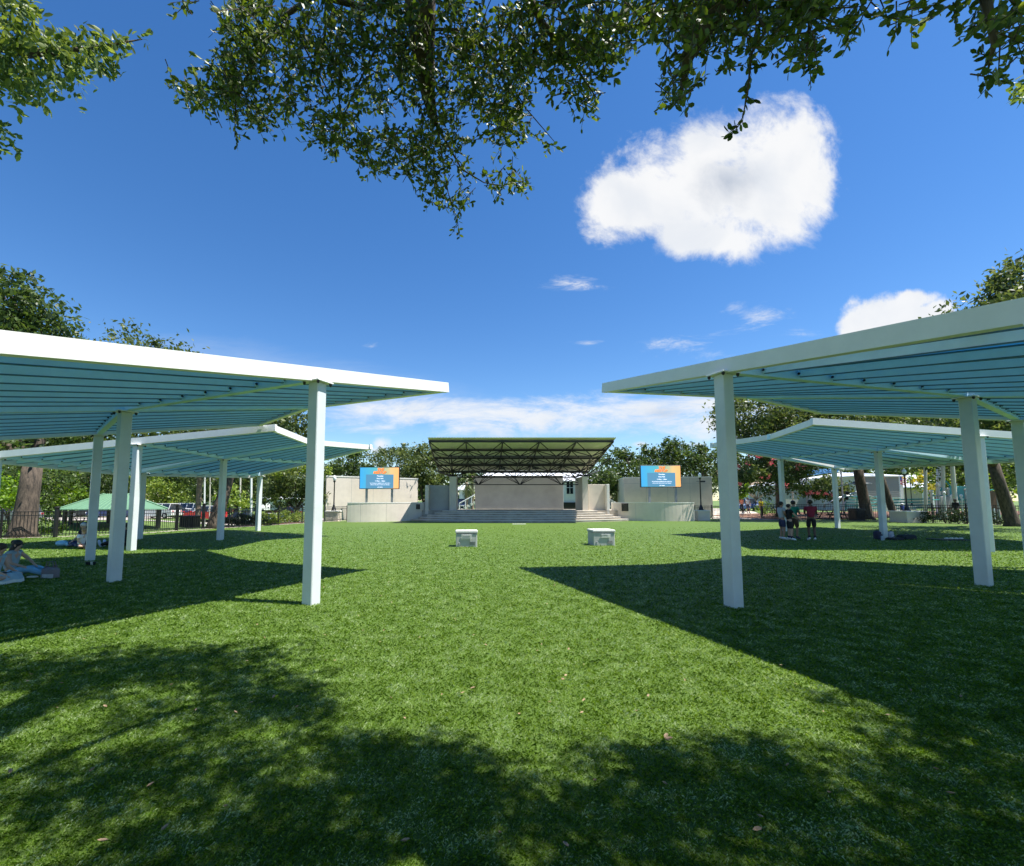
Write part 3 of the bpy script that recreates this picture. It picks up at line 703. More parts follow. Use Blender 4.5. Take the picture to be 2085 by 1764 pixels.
# ================================================================== TREES
def leafcloud(blobs, size, flat=.0):
    """blobs: (centre, (rx, ry, rz), count). Small four-sided leaves in clumps through each blob's volume."""
    P_ = []
    for c, r, n in blobs:
        nc = max(3, n // 60); cc = rng.normal(size=(nc, 3)); cc /= np.linalg.norm(cc, axis=1)[:, None]; cc *= (.45 + .55 * rng.random((nc, 1)) ** .5)
        cc[:, 2] = np.where(cc[:, 2] < -.55, cc[:, 2] * .5, cc[:, 2])
        k = rng.integers(0, nc, n); q = rng.normal(size=(n, 3)) * (.17 + .07 * rng.random((n, 1)))
        P_.append((cc[k] + q) * np.array(r) + np.array(c))
    P_ = np.concatenate(P_); n = len(P_)
    nrm = rng.normal(size=(n, 3)) + np.array([0, 0, .5]); nrm /= np.linalg.norm(nrm, axis=1)[:, None]
    a = np.cross(nrm, rng.normal(size=(n, 3))); a /= np.linalg.norm(a, axis=1)[:, None]; b = np.cross(nrm, a)
    s = (size * (.6 + .8 * rng.random(n)))[:, None]
    v = np.stack([P_ - a * s, P_ - b * s * .45 + nrm * s * .1, P_ + a * s, P_ + b * s * .45 + nrm * s * .1], 1)
    return v.reshape(-1, 3), np.arange(4 * n).reshape(-1, 4)
def limb(mb, p, q, r0, r1, bow=.12, n=5, k=7):
    p = Vector(p); q = Vector(q); L = (q - p).length; side = Vector((random.uniform(-1, 1), random.uniform(-1, 1), random.uniform(0, .8))) * L * bow
    pts = [p.lerp(q, i / n) + side * math.sin(math.pi * i / n) + Vector((random.uniform(-1, 1), random.uniform(-1, 1), 0)) * L * .015 * (0 < i < n) for i in range(n + 1)]
    mb.tube(pts, [r0 + (r1 - r0) * i / n for i in range(n + 1)], k); return pts
def tree(name, base, blobs, label, cat='tree', group=None, m='foliage', bark='bark', r=.3, size=.14, fork=None, lean=(0, 0), extra=None, flare=1.5):
    base = Vector(base); root = thing(name, base, label, cat, group)
    cs = [Vector(b[0]) for b in blobs]; cen = sum(cs, Vector()) / len(cs)
    top = min(c.z for c in cs); fz = fork if fork else base.z + (top - base.z) * .55
    f = Vector((base.x + lean[0], base.y + lean[1], fz)); mb = MB()
    pts = [base + Vector((0, 0, -.1)), base + Vector((0, 0, .25)), base.lerp(f, .3) + Vector((0, 0, .1)), base.lerp(f, .65), f]
    mb.tube(pts, [r * flare, r * 1.15, r, r * .92, r * .85], 10)
    for c, rr, n in blobs:
        pl = limb(mb, f - Vector((0, 0, .2)), Vector(c), r * .5, r * .14)
        for _ in range(3):
            t_ = Vector(c) + Vector([random.uniform(-.8, .8) * rr[i] for i in range(3)]); limb(mb, pl[3], t_, r * .18, r * .04, n=3, k=5)
    mb.build('trunk', M[bark], root, smooth=True)
    v, fc = leafcloud([(tuple(c), rr, n) for c, rr, n in blobs], size); np_mesh('crown', v, fc, M[m], root)
    if extra:
        v, fc = leafcloud([(tuple(c), rr, n) for c, rr, n in extra[1]], extra[2]); np_mesh(extra[0], v, fc, M[extra[3]], root)
    return root
def B(u, v, Y, r, n, rz=None, ry=None):
    """crown lobe seen at photo position (u, v) at distance Y"""
    return (far(u, v, Y), (r, ry or r, rz or r * .8), n)
def gz(p): return Vector((p.x, p.y, H(p.x, p.y)))
# big oaks at the left
b0 = gr(46, 1094)
tree('live_oak', b0, [B(10, 640, 22, 2.3, 2600), B(80, 690, 22.5, 1.7, 1500), B(-60, 650, 22, 2.6, 1200), B(40, 760, 24, 3.4, 2400), B(-120, 800, 21, 3, 800), B(-40, 900, 21, 2.5, 2200, 1.2), B(90, 895, 23, 2.6, 2600, 1.2), B(170, 905, 25, 2.2, 1800, 1.1), B(15, 585, 22.5, 1.1, 700)],
     'large live oak with pale scarred trunk behind the fence, tallest on its side', group='live oaks round the park', r=.42, size=.15, fork=3.3, lean=(-.2, .4), flare=1.7)
b0 = gr(437, 1076)
tree('live_oak', b0, [B(300, 745, 27, 2.6, 1700), B(230, 790, 27, 2.2, 900), B(350, 800, 28, 2.4, 1000), B(430, 880, 28, 2.6, 2600, 1.3), B(520, 878, 29, 2.4, 2600, 1.3), B(585, 868, 29, 1.5, 1500, 1.3), B(340, 900, 28, 2.4, 1800, 1.2), B(305, 712, 27, .8, 320), B(370, 730, 27, .7, 160)],
     'live oak with leaning forked trunk between the fence and the red car', group='live oaks round the park', r=.36, size=.14, fork=4.3, lean=(.4, 1.), m='foliage2')
tree('dark_tree', gz(far(215, 1052, 65)), [B(180, 960, 65, 4.48, 2200), B(260, 945, 67, 5.12, 2600), B(330, 955, 68, 5.12, 2400), B(230, 1005, 65, 3.84, 1400), B(120, 940, 65, 4.48, 1500)], 'dark tree rising behind the green gazebo roof', group='dark trees beyond the parking road', r=.3, size=.22)
tree('dark_tree', gz(far(480, 1050, 66)), [B(470, 975, 66, 4.5, 2400), B(400, 960, 66, 4, 1800), B(540, 970, 66, 4, 2000), B(620, 975, 66, 4, 1600), B(500, 1005, 64, 3.6, 1200)], 'dark tree behind the black parked car and pale poles', group='dark trees beyond the parking road', r=.3, size=.26)
tree('dark_tree', gz(far(20, 1050, 55)), [B(0, 985, 55, 4.5, 1600), B(70, 990, 56, 4, 1300), B(-60, 980, 55, 4, 600), B(60, 960, 56, 4, 1000)], 'dark tree above the grey parked car, behind the oak trunk', group='dark trees beyond the parking road', r=.3, size=.24)
tree('lime_tree', gz(far(122, 1052, 61)), [B(95, 1000, 61, 2.88, 1500), B(135, 1008, 61, 2.76, 1500), B(112, 980, 61, 2.07, 900), B(105, 1032, 61, 2.53, 1100), B(160, 1022, 61, 1.38, 350)], 'bright lime green tree just right of the thick oak trunk', group='lime green trees by the parking road', m='lime', r=.14, size=.2)
tree('lime_tree', gz(far(15, 1085, 30)), [B(20, 1015, 30, 1.2, 900), B(-20, 1005, 30, 1.5, 700), B(30, 985, 30.5, .9, 400)], 'bright lime green tree left of the thick oak trunk', group='lime green trees by the parking road', m='lime', r=.09, size=.13)
tree('lime_tree', gz(far(352, 1050, 63)), [B(320, 1005, 63, 2.53, 1300), B(355, 1015, 63, 2.30, 1300), B(335, 985, 63, 2.53, 1300), B(375, 1030, 63, 1.72, 600), B(300, 980, 64, 2.18, 900)], 'yellow green tree beside the right end of the gazebo roof', group='lime green trees by the parking road', m='shrub', r=.1, size=.16)
tree('lime_tree', gz(far(472, 1052, 48)), [B(465, 1010, 48, 1.4, 700), B(480, 1020, 48, 1.3, 500)], 'small yellow green tree beyond the fence above the black car', group='lime green trees by the parking road', m='shrub', r=.08, size=.16)
tree('leafy_tree', gz(far(603, 1052, 39)), [B(560, 990, 39, 1.7, 1500), B(600, 975, 39, 1.8, 1700), B(632, 990, 39.5, 1.6, 1500), B(580, 1015, 39, 1.5, 1000), B(645, 1012, 39, 1.2, 800), B(655, 950, 40, .7, 250)], 'leafy light green tree partly hidden by the nearest white post', m='foliage2', r=.16, size=.13, extra=('sunlit_leaves', [B(650, 965, 38.8, 1.0, 400), B(640, 960, 38.8, 1.0, 300), B(580, 965, 38, 1.2, 350)], .13, 'shrub'))
# trees behind the stage, left part
tree('park_tree', gz(far(715, 1040, 56)), [B(712, 945, 56, 2.2, 1500), B(700, 965, 56, 2, 900), B(735, 960, 56, 1.6, 700), B(718, 925, 56, .9, 300)], 'small pointed dark tree above the sunlit beige wall', group='trees behind the stage', r=.15, size=.18)
tree('park_tree', gz(far(800, 1040, 58)), [B(800, 925, 58, 1.9, 700, 1.1), B(770, 935, 58, 1.6, 600, 1.2), B(790, 950, 57, 2.4, 1100), B(830, 945, 58, 2, 700), B(815, 915, 58, 1.2, 260)], 'flat topped feathery tree above the screen over the small plaque', group='trees behind the stage', m='foliage2', r=.15, size=.17)
tree('park_tree', gz(far(862, 1035, 46)), [B(855, 945, 46, 2.2, 2000), B(880, 965, 46, 2.2, 2000), B(845, 975, 46, 1.7, 1100), B(895, 1000, 46, 1.6, 900), B(865, 925, 46, 1.1, 500), B(900, 950, 47, 1.6, 700)], 'full green tree beside the stage roof, its bare stem over the low wall', group='trees behind the stage', m='foliage2', r=.16, size=.16)
for i, (u, v, Y, n, lb) in enumerate([(1262, 945, 55, 2600, 'dense dark oak half hidden by the stage roof corner'), (1318, 940, 58, 2600, 'dense dark oak rising above the screen over the larger plaque'), (1372, 928, 58, 3000, 'tallest dense dark oak with spiky top behind the grey wall'), (1425, 938, 56, 2800, 'dense dark oak above the lamp beside the path gate'), (1478, 945, 60, 2000, 'dense dark oak showing either side of the near white post')]):
    w_ = [B(u - 22, v + 15, Y, 2.3, n // 4), B(u + 20, v + 12, Y, 2.3, n // 4), B(u, v - 4, Y, 2., n // 4), B(u, v + 40, Y, 3.0, n // 3), B(u + random.uniform(-12, 12), v - 22, Y, 1., n // 12), B(u + 14, v - 14, Y, 1., n // 12)]
    tree('dark_oak', gz(far(u, 1040, Y)), w_, lb, 'tree', 'dense dark oaks beyond the grey wall', r=.3, size=.19, m='foliage')
tree('park_tree', gz(far(1232, 1035, 50)), [B(1228, 985, 50, 1.8, 1500), B(1245, 1000, 50, 1.5, 900), B(1215, 970, 50, 1.6, 800)], 'dark low tree between the stage wing and the grey wall', group='trees behind the stage', r=.14, size=.15)
# crape myrtle, pink flowering
tree('crape_myrtle', at(1534, 1046), [B(1520, 955, 36, 1.5, 1400), B(1560, 960, 36, 1.5, 1500), B(1600, 965, 36.5, 1.4, 1300), B(1640, 985, 36, 1.3, 1100), B(1515, 990, 36, 1.0, 600), B(1585, 995, 36, 1.2, 800), B(1545, 935, 36, 1.0, 500), B(1665, 1005, 36, .8, 400)],
     'flowering tree with pink blossom beside the path gate', m='foliage2', bark='barkpale', r=.13, size=.12, fork=1.9, lean=(.6, .2), extra=('blossom', [B(1512, 950, 35, 0.52, 45), B(1540, 935, 34.8, 0.52, 40), B(1575, 945, 34.6, 0.52, 45), B(1590, 990, 34.8, 0.45, 35), B(1628, 952, 34.8, 0.45, 35), B(1655, 1000, 34.8, 0.52, 45), B(1505, 985, 34.8, 0.45, 35), B(1560, 972, 34.6, 0.38, 25), B(1685, 1010, 35, 0.38, 30)], .09, 'blossom'))
# right hand oaks
tree('live_oak', at(1766, 1057), [B(1520, 850, 37, 2.4, 2600), B(1570, 835, 37, 2.6, 2600), B(1620, 860, 37, 2.4, 2000), B(1660, 845, 38, 2.4, 1600), B(1540, 880, 36, 1.6, 900), B(1740, 850, 36, 3, 2400), B(1800, 870, 36, 2.6, 1800), B(1690, 880, 35, 2.4, 1500), B(1650, 865, 43, 3.4, 1500), B(1760, 858, 43, 3.6, 1600), B(1860, 860, 44, 3.6, 1600), B(1960, 858, 44, 3.6, 1500), B(1600, 885, 36, 1.6, 1100), B(1640, 925, 38, 2.0, 1100)],
     'live oak with straight dark trunk, spreading pale sunlit foliage over the far canopy', group='live oaks round the park', r=.42, size=.15, fork=5.0, lean=(-.6, 0), m='foliage2')
tree('live_oak', at(1822, 1058), [B(1850, 880, 36, 2.6, 2200), B(1900, 870, 35, 2.8, 2000), B(1820, 850, 37, 2.6, 1600), B(1880, 930, 37, 2.2, 1000, 1.0)], 'live oak with thin curved dark trunk beside the pedestal lamp', group='live oaks round the park', r=.26, size=.15, fork=4.4, lean=(-.9, .2))
tree('live_oak', at(2062, 1072), [B(2050, 640, 22, 2.1, 2300), B(2085, 590, 22, 1.7, 1500), B(1975, 655, 22, 1.3, 900, .7), B(2110, 660, 21, 2.2, 1500), B(2030, 740, 23, 2.4, 1200), B(2040, 590, 22, .9, 450), B(1950, 860, 27, 2.6, 2200, 1.2), B(2050, 870, 26, 2.6, 2200, 1.2), B(2120, 850, 25, 2.6, 900)],
     'massive live oak leaning at the frame edge behind the playground fence, with sunlit limb', group='live oaks round the park', r=.32, size=.14, fork=4.0, lean=(-1.2, -.3), m='foliage2', flare=1.5)
tree('live_oak', gz(far(2018, 1045, 41)), [B(2000, 900, 40, 3.2, 1800), B(1950, 930, 41, 3, 1200), B(2080, 920, 40, 3.4, 1500), B(2000, 965, 43, 3, 1100)], 'live oak with broad dark trunk inside the playground', group='live oaks round the park', r=.42, size=.18, fork=5, lean=(-.8, 0))
tree('garden_tree', gz(far(1940, 1030, 62)), [B(1900, 975, 62, 2.6, 1300), B(1950, 985, 62, 3, 1500), B(1985, 970, 62, 2.6, 1000), B(2020, 1000, 60, 2.6, 800)], 'bright green tree beyond the white playground posts', m='shrub', r=.2, size=.24, extra=('yellow_leaves', [B(1858, 975, 60, 1.3, 50), B(1880, 990, 60, 1.4, 60), B(1870, 965, 60, 1., 25)], .26, 'yellow'))
tree('garden_tree', gz(far(1700, 1030, 50)), [B(1695, 990, 50, 1.6, 1000), B(1670, 1000, 50, 1.4, 700), B(1705, 1010, 49, 1.2, 500)], 'sunlit green tree in front of the louvred grey building', m='foliage2', r=.12, size=.18)
tree('garden_tree', gz(far(1512, 1025, 50)), [B(1510, 1000, 50, 1.0, 500), B(1500, 1010, 50, .8, 300)], 'small bright lime tree beyond the blue parked cars', m='lime', r=.08, size=.16)
tree('bare_tree', at(1636, 1058) + Vector((0, 3, .0)), [B(1650, 950, 40, 1.6, 500), B(1610, 940, 40, 1.4, 400)], 'dark thick stem behind the fence between the standing friends', r=.34, size=.15, fork=4)
# distant wooded background closing the horizon
def woods(u0, u1, v, Y, n, m_, nm_label):
    bl = []
    k = int((u1 - u0) / 26)
    for i in range(k):
        u = u0 + (u1 - u0) * (i + .5) / k; bl.append(B(u, v + random.uniform(-8, 12), Y + random.uniform(-5, 5), Y * .028, n // k, Y * .03))
        bl.append(B(u, v + 26, Y, Y * .03, n // (2 * k), Y * .02))
    vv, ff = leafcloud([(tuple(c), r_, n_) for c, r_, n_ in bl], Y * .0042); o = np_mesh('distant_woods', vv, ff, M[m_]); tag(o, nm_label, 'trees', kind='stuff')
woods(-160, 330, 985, 90, 9000, 'foliage', 'dark wooded mass beyond the parking road')
woods(330, 900, 985, 95, 10000, 'foliage', 'dark wooded mass beyond the parked cars')
woods(900, 1300, 990, 105, 6000, 'foliage', 'trees far behind the stage')
woods(1440, 2300, 965, 95, 15000, 'foliage', 'dark wooded mass beyond the playground')

# palms
def palm(base, topz, crown_r, label, dead=False, lean=(0, 0), r=.17, nf=22):
    base = Vector(base); root = thing('palm_tree', base, label, 'palm', 'palms round the park')
    top = Vector((base.x + lean[0], base.y + lean[1], topz)); mb = MB(); n = 14
    mb.tube([base.lerp(top, i / n) + Vector((lean[0] * .15 * math.sin(math.pi * i / n), 0, -.1 if i == 0 else 0)) for i in range(n + 1)], [r * (1.25 if i == 0 else 1 + .05 * (i % 2)) for i in range(n + 1)], 10)
    mb.build('trunk', M['palmbark'], root, True); mb = MB()
    for i in range(nf):
        az = i * 2.4; el = random.uniform(-.9, 1.1) if not dead or i % 2 else random.uniform(-1.4, -.9)
        d = Vector((math.cos(az) * math.cos(el), math.sin(az) * math.cos(el), math.sin(el))); L = crown_r * random.uniform(.8, 1.1)
        pts = [top + d * L * t - Vector((0, 0, L * .45 * t * t)) for t in (0, .35, .7, 1)]
        mb.tube(pts, [.02, .015, .01, .004], 4)
        sd = d.cross(Vector((0, 0, 1))).normalized()
        for j in range(12):
            t = .25 + .75 * j / 12; p_ = top + d * L * t - Vector((0, 0, L * .45 * t * t)); l_ = crown_r * .38 * math.sin(math.pi * (.15 + .8 * t))
            for s_ in (-1, 1):
                q = p_ + (sd * s_ + d * .5).normalized() * l_ - Vector((0, 0, l_ * .45)); w_ = d * .025; mb.add([p_ - w_, p_ + w_, q + w_ * .3, q - w_ * .3], [(0, 1, 2, 3)])
    mb.build('fronds', M['foliage2'], root); return root
palm(gz(far(403, 1047, 31)), 4.4, 1.6, 'palm with reddish straight trunk by the red car, its fronds hidden by the canopy')
palm(gz(far(950, 1040, 52)), 3.7, 1.5, 'palm with hanging dead fronds seen through the stage opening', True)
palm(gz(far(962, 1040, 55)), 4.6, 1.5, 'shorter bushy palm behind the stage, partly hidden by its rear wall', True)
palm(gz(far(1255, 1030, 54)), 3.2, 1.5, 'palm between the stage wing wall and the grey wall', True)

# shrubs along the left fence and the hedges
def bush(u, v, Y, r, n, lb, m_='shrub', grp='shrubs behind the fence', sz=.07, name='shrub'):
    p = far(u, v, Y); p.z = H(p.x, p.y) + r * .55; root = thing(name, (p.x, p.y, H(p.x, p.y)), lb, 'shrub', grp)
    vv, ff = leafcloud([(tuple(p), (r, r, r * .75), n)], sz); np_mesh('foliage', vv, ff, M[m_], root)
    mb = MB()
    for _ in range(5): mb.tube([(p.x, p.y, H(p.x, p.y) - .02), (p.x + random.uniform(-.5, .5) * r, p.y + random.uniform(-.5, .5) * r, p.z)], [.02, .01], 5)
    mb.build('stems', M['bark'], root); return root
for i, (u, Y, r, mm, lb) in enumerate([(483, 30.5, .55, 'darkshrub', 'dark clipped shrub beside the leaning oak trunk'), (503, 30.5, .6, 'darkshrub', 'dark clipped shrub behind the fence below the black car'), (522, 31.5, .6, 'shrub', 'yellow green shrub at the foot of the white pole'), (545, 32, .62, 'shrub', 'yellow green shrub in front of the white sedan'),
        (568, 33, .66, 'shrub', 'yellow green shrub behind the tall fence post by the sedan'), (590, 34, .7, 'shrub', 'tallest yellow green shrub near the pale pole'), (608, 35, .72, 'shrub', 'yellow green shrub next to the nearest white post'), (535, 30.2, .34, 'shrub', 'low pale shrub at the mulch edge under the sedan'), (560, 31, .34, 'shrub', 'low pale shrub at the mulch edge nearer the leafy tree')]):
    bush(u, 1055, Y, r, 700, lb, mm)
strip(dens_([lf[6] + Vector((-.3, .2, 0)), lf[7] + Vector((-.3, .2, 0)), lf[8] + Vector((-.3, .2, 0)), lf[9] + Vector((-.3, .2, 0))]), .2, 1.6, .02, 'mulch_bed_ground', M['mulch'], 'reddish mulch strip under the shrubs')
for u, Y, r, lb in [(60, 23, .7, 'dark low shrub behind the fence right of the oak trunk'), (20, 22.5, .6, 'dark low shrub behind the fence left of the oak trunk'), (100, 24.5, .6, 'dark low shrub behind the fence beside the twin bins')]:
    bush(u, 1085, Y, r, 500, lb, 'shrub')
for u, Y, r, lb in [(1880, 33.5, .75, 'dark hedge shrub behind the fence right of the pedestal lamp'), (1925, 33, .75, 'dark hedge shrub behind the fence before the climbing frame'), (1965, 32, .75, 'dark hedge shrub behind the fence next to the near inner post'), (2030, 31, .8, 'dark hedge shrub behind the fence at the leaning oak')]:
    bush(u, 1060, Y, r, 600, lb, 'darkshrub', 'hedge shrubs behind the playground fence')
bush(1560, 1030, 46, 1.0, 600, 'round bright shrub on the grass beside the path', 'lime', None)
bush(1590, 1030, 42, 1.0, 900, 'dark shrub behind the fence near the group', 'darkshrub', None)

# ================================================================== FENCES
def fence(pts, label, hgt=1.2, step=2.4):
    root = thing('iron_fence', pts[0], label, 'fence', 'black picket fences round the lawn')
    for a, b in zip(pts[:-1], pts[1:]):
        L = (b - a).length; n = max(1, round(L / step))
        for i in range(n):
            p, q = a.lerp(b, i / n), a.lerp(b, (i + 1) / n); mb = MB()
            for z in (.12, hgt - .22, hgt - .06): mb.beam(p + Vector((0, 0, z)), q + Vector((0, 0, z)), .03, .03)
            k = max(2, int((q - p).length / .115))
            for j in range(1, k):
                c = p.lerp(q, j / k); mb.box((c.x, c.y, .05 + (hgt - .08) / 2), (.018, .018, hgt - .08))
            mb.build('panel', M['black'], root)
            MB().box((p.x, p.y, hgt / 2 + .01), (.065, .065, hgt + .06)).lathe([(.045, hgt + .04), (.05, hgt + .07), (.0, hgt + .11)], (p.x, p.y, 0), 6).build('post', M['black'], root)
    p = pts[-1]; MB().box((p.x, p.y, hgt / 2 + .01), (.065, .065, hgt + .06)).build('post', M['black'], root)
    return root
fence(lf, 'long black picket fence from the oak trunk to the low wall with small plaque', 1.2)
fence(rf1, 'short black picket fence between the low wall and the path gate', 1.2)
fence(rf2, 'long black picket fence along the playground', 1.35)
p = at(374, 1079.6)
for (u, v, hh, lb) in ((112, 1095, 1.3, 'thick black gate post between bins and gazebo'), (282, 1087, 1.35, 'tall thick black post before the white SUV'), (359, 1081, 1.35, 'thick black gate post left of the square bin'), (413, 1077.5, 1.4, 'thick black post at the foot of the white pole')):
    p = at(u, v - .6); o = MB().bbox((p.x, p.y, hh / 2), (.14, .14, hh), .02).lathe([(.08, hh - .01), (.12, hh + .03), (.05, hh + .07)], (p.x, p.y, 0), 8).build('gate_post', M['black']); tag(o, lb, 'post', 'thick black gate posts')

# ================================================================== LAMPS, POLES, BINS
def lamp(u, vbase, vtop, pw, Y, label, ped_label, planter_h, sign=None):
    b_ = far(u, vbase, Y); z0 = H(b_.x, b_.y); t_ = far(u, vtop, Y).z
    ph = z0 + planter_h
    pd = MB().bbox((b_.x, b_.y, (z0 + ph) / 2 - .04), (pw, pw, ph - z0 - .08), .02).build('pedestal', [M['concrete'], M['cap']]); tag(pd, ped_label, 'pedestal', 'concrete lamp pedestals')
    MB().bbox((b_.x, b_.y, ph - .04), (pw + .08, pw + .08, .09), .015).build('coping', M['cap'], pd)
    root = thing('street_lamp', (b_.x, b_.y, ph), label, 'lamp', 'black post top lamps')
    c = (b_.x, b_.y, ph); L = t_ - ph
    MB().lathe([(.21, 0), (.21, .05), (.17, .08), (.155, .2), (.11, .3), (.085, .36), (.09, .40), (.06, .46), (.05, .8), (.042, L - .62), (.06, L - .6), (.05, L - .57), (.10, L - .5), (.12, L - .46), (.07, L - .44)], c, 14).build('column', M['black'], root, True)
    MB().lathe([(.06, L - .44), (.10, L - .40), (.135, L - .28), (.12, L - .16), (.07, L - .08), (.035, L - .06), (.03, L - .02), (.008, L)], c, 14).build('globe', M['globe'], root, True)
    if sign: MB().tube([(b_.x - .3, b_.y, ph + L - .75), (b_.x + .45, b_.y, ph + L - .75)], .014, 5).bbox((b_.x + .22 * sign, b_.y, ph + L - .76), (.42, .02, .13), .004).build('sign_arm', M['black'], root)
    return root
lamp(679.5, 1041.5, 968, .98, 36.5, 'black lamp with pale globe in front of the sunlit beige wall', 'pale pedestal behind the fence near the low wall with small plaque', .82)
lamp(1427.5, 1036.5, 962, .98, 37.5, 'black lamp with small sign arm in front of the grey wall', 'pale pedestal behind the fence by the path gate', .84, 1)
lamp(1847, 1040, 954, 1.45, 34.3, 'black lamp with pale square globe in front of the pavilion', 'wide ribbed pedestal behind the playground fence', .86)
lamp(1857, 1030, 967, .6, 62, 'small distant lamp between the flag and the white pole', 'small distant pedestal beyond the playground', .5, 1)
for (u, v, t_, Y, r, m_, lb) in ((417, 1045, 955, 33, .06, 'pole', 'white pole right of the palm trunk'), (490, 1034, 940, 52, .09, 'tan', 'beige pole beyond the black car'), (512, 1052, 930, 38, .09, 'pole', 'white pole between the black car and the sedan'), (601, 1048, 925, 40, .08, 'pole', 'white pole in front of the leafy tree'), (428, 1045, 950, 37, .05, 'tan', 'thin beige pole against the forked oak trunk'),
        (1650, 1030, 985, 45, .1, 'pole', 'pale pole in front of the green tree and louvred building'), (1703, 1035, 975, 45, .1, 'pole', 'pale pole at the corner of the louvred building'), (1614, 1040, 975, 48, .08, 'tan', 'thin beige pole behind the post beside the friends'), (1884, 1045, 950, 40, .13, 'tan', 'thick tan shade pole right of the pedestal lamp'), (1912, 1040, 945, 48, .26, 'pole', 'widest white pole behind the playground'), (1920, 1050, 945, 40, .15, 'tan', 'tan pole standing against the widest white pole'), (1947, 1050, 950, 38, .16, 'tan', 'leaning tan pole beside the near inner post')):
    b_ = far(u, v, Y); z0 = H(b_.x, b_.y); t = far(u + (-8 if 'leaning' in lb else 0), t_, Y)
    o = MB().lathe([(r * 1.8, 0), (r * 1.8, .05), (r, .06)], (b_.x, b_.y, z0), 10).tube([(b_.x, b_.y, z0), (t.x, t.y, t.z)], [r, r * .9], 10).build('pole', M[m_]); tag(o, lb, 'pole', 'poles beyond the fences')
def bin_(u, v, Y, w, h, lb):
    b_ = far(u, v, Y); z0 = H(b_.x, b_.y); root = thing('litter_bin', (b_.x, b_.y, z0), lb, 'bin', 'black litter bins by the fence')
    MB().bbox((b_.x, b_.y, z0 + h * .42), (w, w, h * .84), .03).build('body', M['black'], root); MB().bbox((b_.x, b_.y, z0 + h * .92), (w * 1.06, w * 1.06, h * .14), .03).build('lid', M['black'], root)
    mb = MB()
    for k in range(9): mb.box((b_.x - w * .44 + k * w * .11, b_.y - w / 2 - .012, z0 + h * .42), (.025, .02, h * .7))
    mb.build('slats', M['black'], root)
bin_(94, 1082, 36, .95, .85, 'left black bin of the twin bins by the oak trunk'); bin_(108, 1081, 37, .8, .85, 'right black bin of the twin bins by the oak trunk')
bin_(386, 1077, 29, .85, .72, 'wide square black bin behind the fence below the palm trunk'); bin_(1745, 1060, 37.5, .8, 1.0, 'dark square bin behind the playground fence by the oak trunk')

# ================================================================== GAZEBO
gy = 46.; ga, gb_ = far(118, 1036, gy), far(350, 1032, gy); gw = gb_.x - ga.x; gx = (ga.x + gb_.x) / 2; gz0 = H(gx, gy); ez = ga.z; az = far(254, 1006, gy).z
gaz = thing('picnic_gazebo', (gx, gy, gz0), 'open gazebo with green hipped metal roof behind the fence', 'gazebo')
mb = MB(); rx, ry = gw / 2 * .93, 3.2; rl = 1.2
e_ = [(gx - rx, gy, ez), (gx - rx * .55, gy - ry, ez), (gx + rx * .55, gy - ry, ez), (gx + rx, gy, ez), (gx + rx * .55, gy + ry, ez), (gx - rx * .55, gy + ry, ez), (gx - rl, gy, az), (gx + rl, gy, az)]
mb.add(e_ + [(x, y, z - .08) for x, y, z in e_], [(0, 1, 6), (1, 2, 7, 6), (2, 3, 7), (3, 4, 7), (4, 5, 6, 7), (5, 0, 6), (8, 14, 9), (9, 14, 15, 10), (10, 15, 11), (0, 8, 9, 1), (1, 9, 10, 2), (2, 10, 11, 3), (3, 11, 12, 4), (4, 12, 13, 5), (5, 13, 8, 0), (11, 15, 12), (12, 15, 14, 13), (13, 14, 8)])
rf = mb.build('roof', M['greenroof'], gaz); mb = MB()
for i, t in ((0, 6), (1, 6), (2, 7), (3, 7)): mb.beam(Vector(e_[i]) + Vector((0, 0, .04)), Vector(e_[t]) + Vector((0, 0, .04)), .22, .05)
for k in range(1, 12):
    x = gx - rx * .55 + rx * 1.1 * k / 12; f_ = abs(x - gx) > rl; mb.beam((x, gy - ry, ez + .02), (gx + rl * (2 * k / 12 - 1), gy, az + .02), .05, .04)
mb.build('roof_seams', M['greenseam'], rf)
for fx, fy in ((-.82, 0), (-.5, -.8), (.02, -.85), (.5, -.8), (.82, 0), (.5, .8), (-.5, .8)):
    MB().box((gx + fx * rx, gy + fy * ry, (gz0 - .2 + ez) / 2), (.24, .24, ez - gz0 + .2)).build('post', M['black'], gaz)
def picnic_table(x, y, lb, rz=0.):
    z0 = H(x, y); root = thing('picnic_table', (x, y, z0), lb, 'table', 'picnic tables', rz)
    for nm, c, d in (('table_top', (0, 0, .75), (1.8, .75, .05)), ('bench', (0, -.75, .45), (1.8, .28, .05)), ('bench', (0, .75, .45), (1.8, .28, .05)), ('leg_frame', (-.6, 0, .37), (.07, 1.5, .06)), ('leg_frame', (.6, 0, .37), (.07, 1.5, .06))):
        o = MB().box(c, d).build(nm, M['black']); o.parent = root
    for sx in (-.6, .6):
        o = MB().beam((sx, -.6, 0), (sx, -.15, .73), .06, .06).beam((sx, .6, 0), (sx, .15, .73), .06, .06).build('leg', M['black']); o.parent = root
picnic_table(gx - 3, gy - .5, 'picnic table under the left half of the gazebo'); picnic_table(gx + 1.4, gy - 1, 'picnic table under the gazebo before the white SUV')

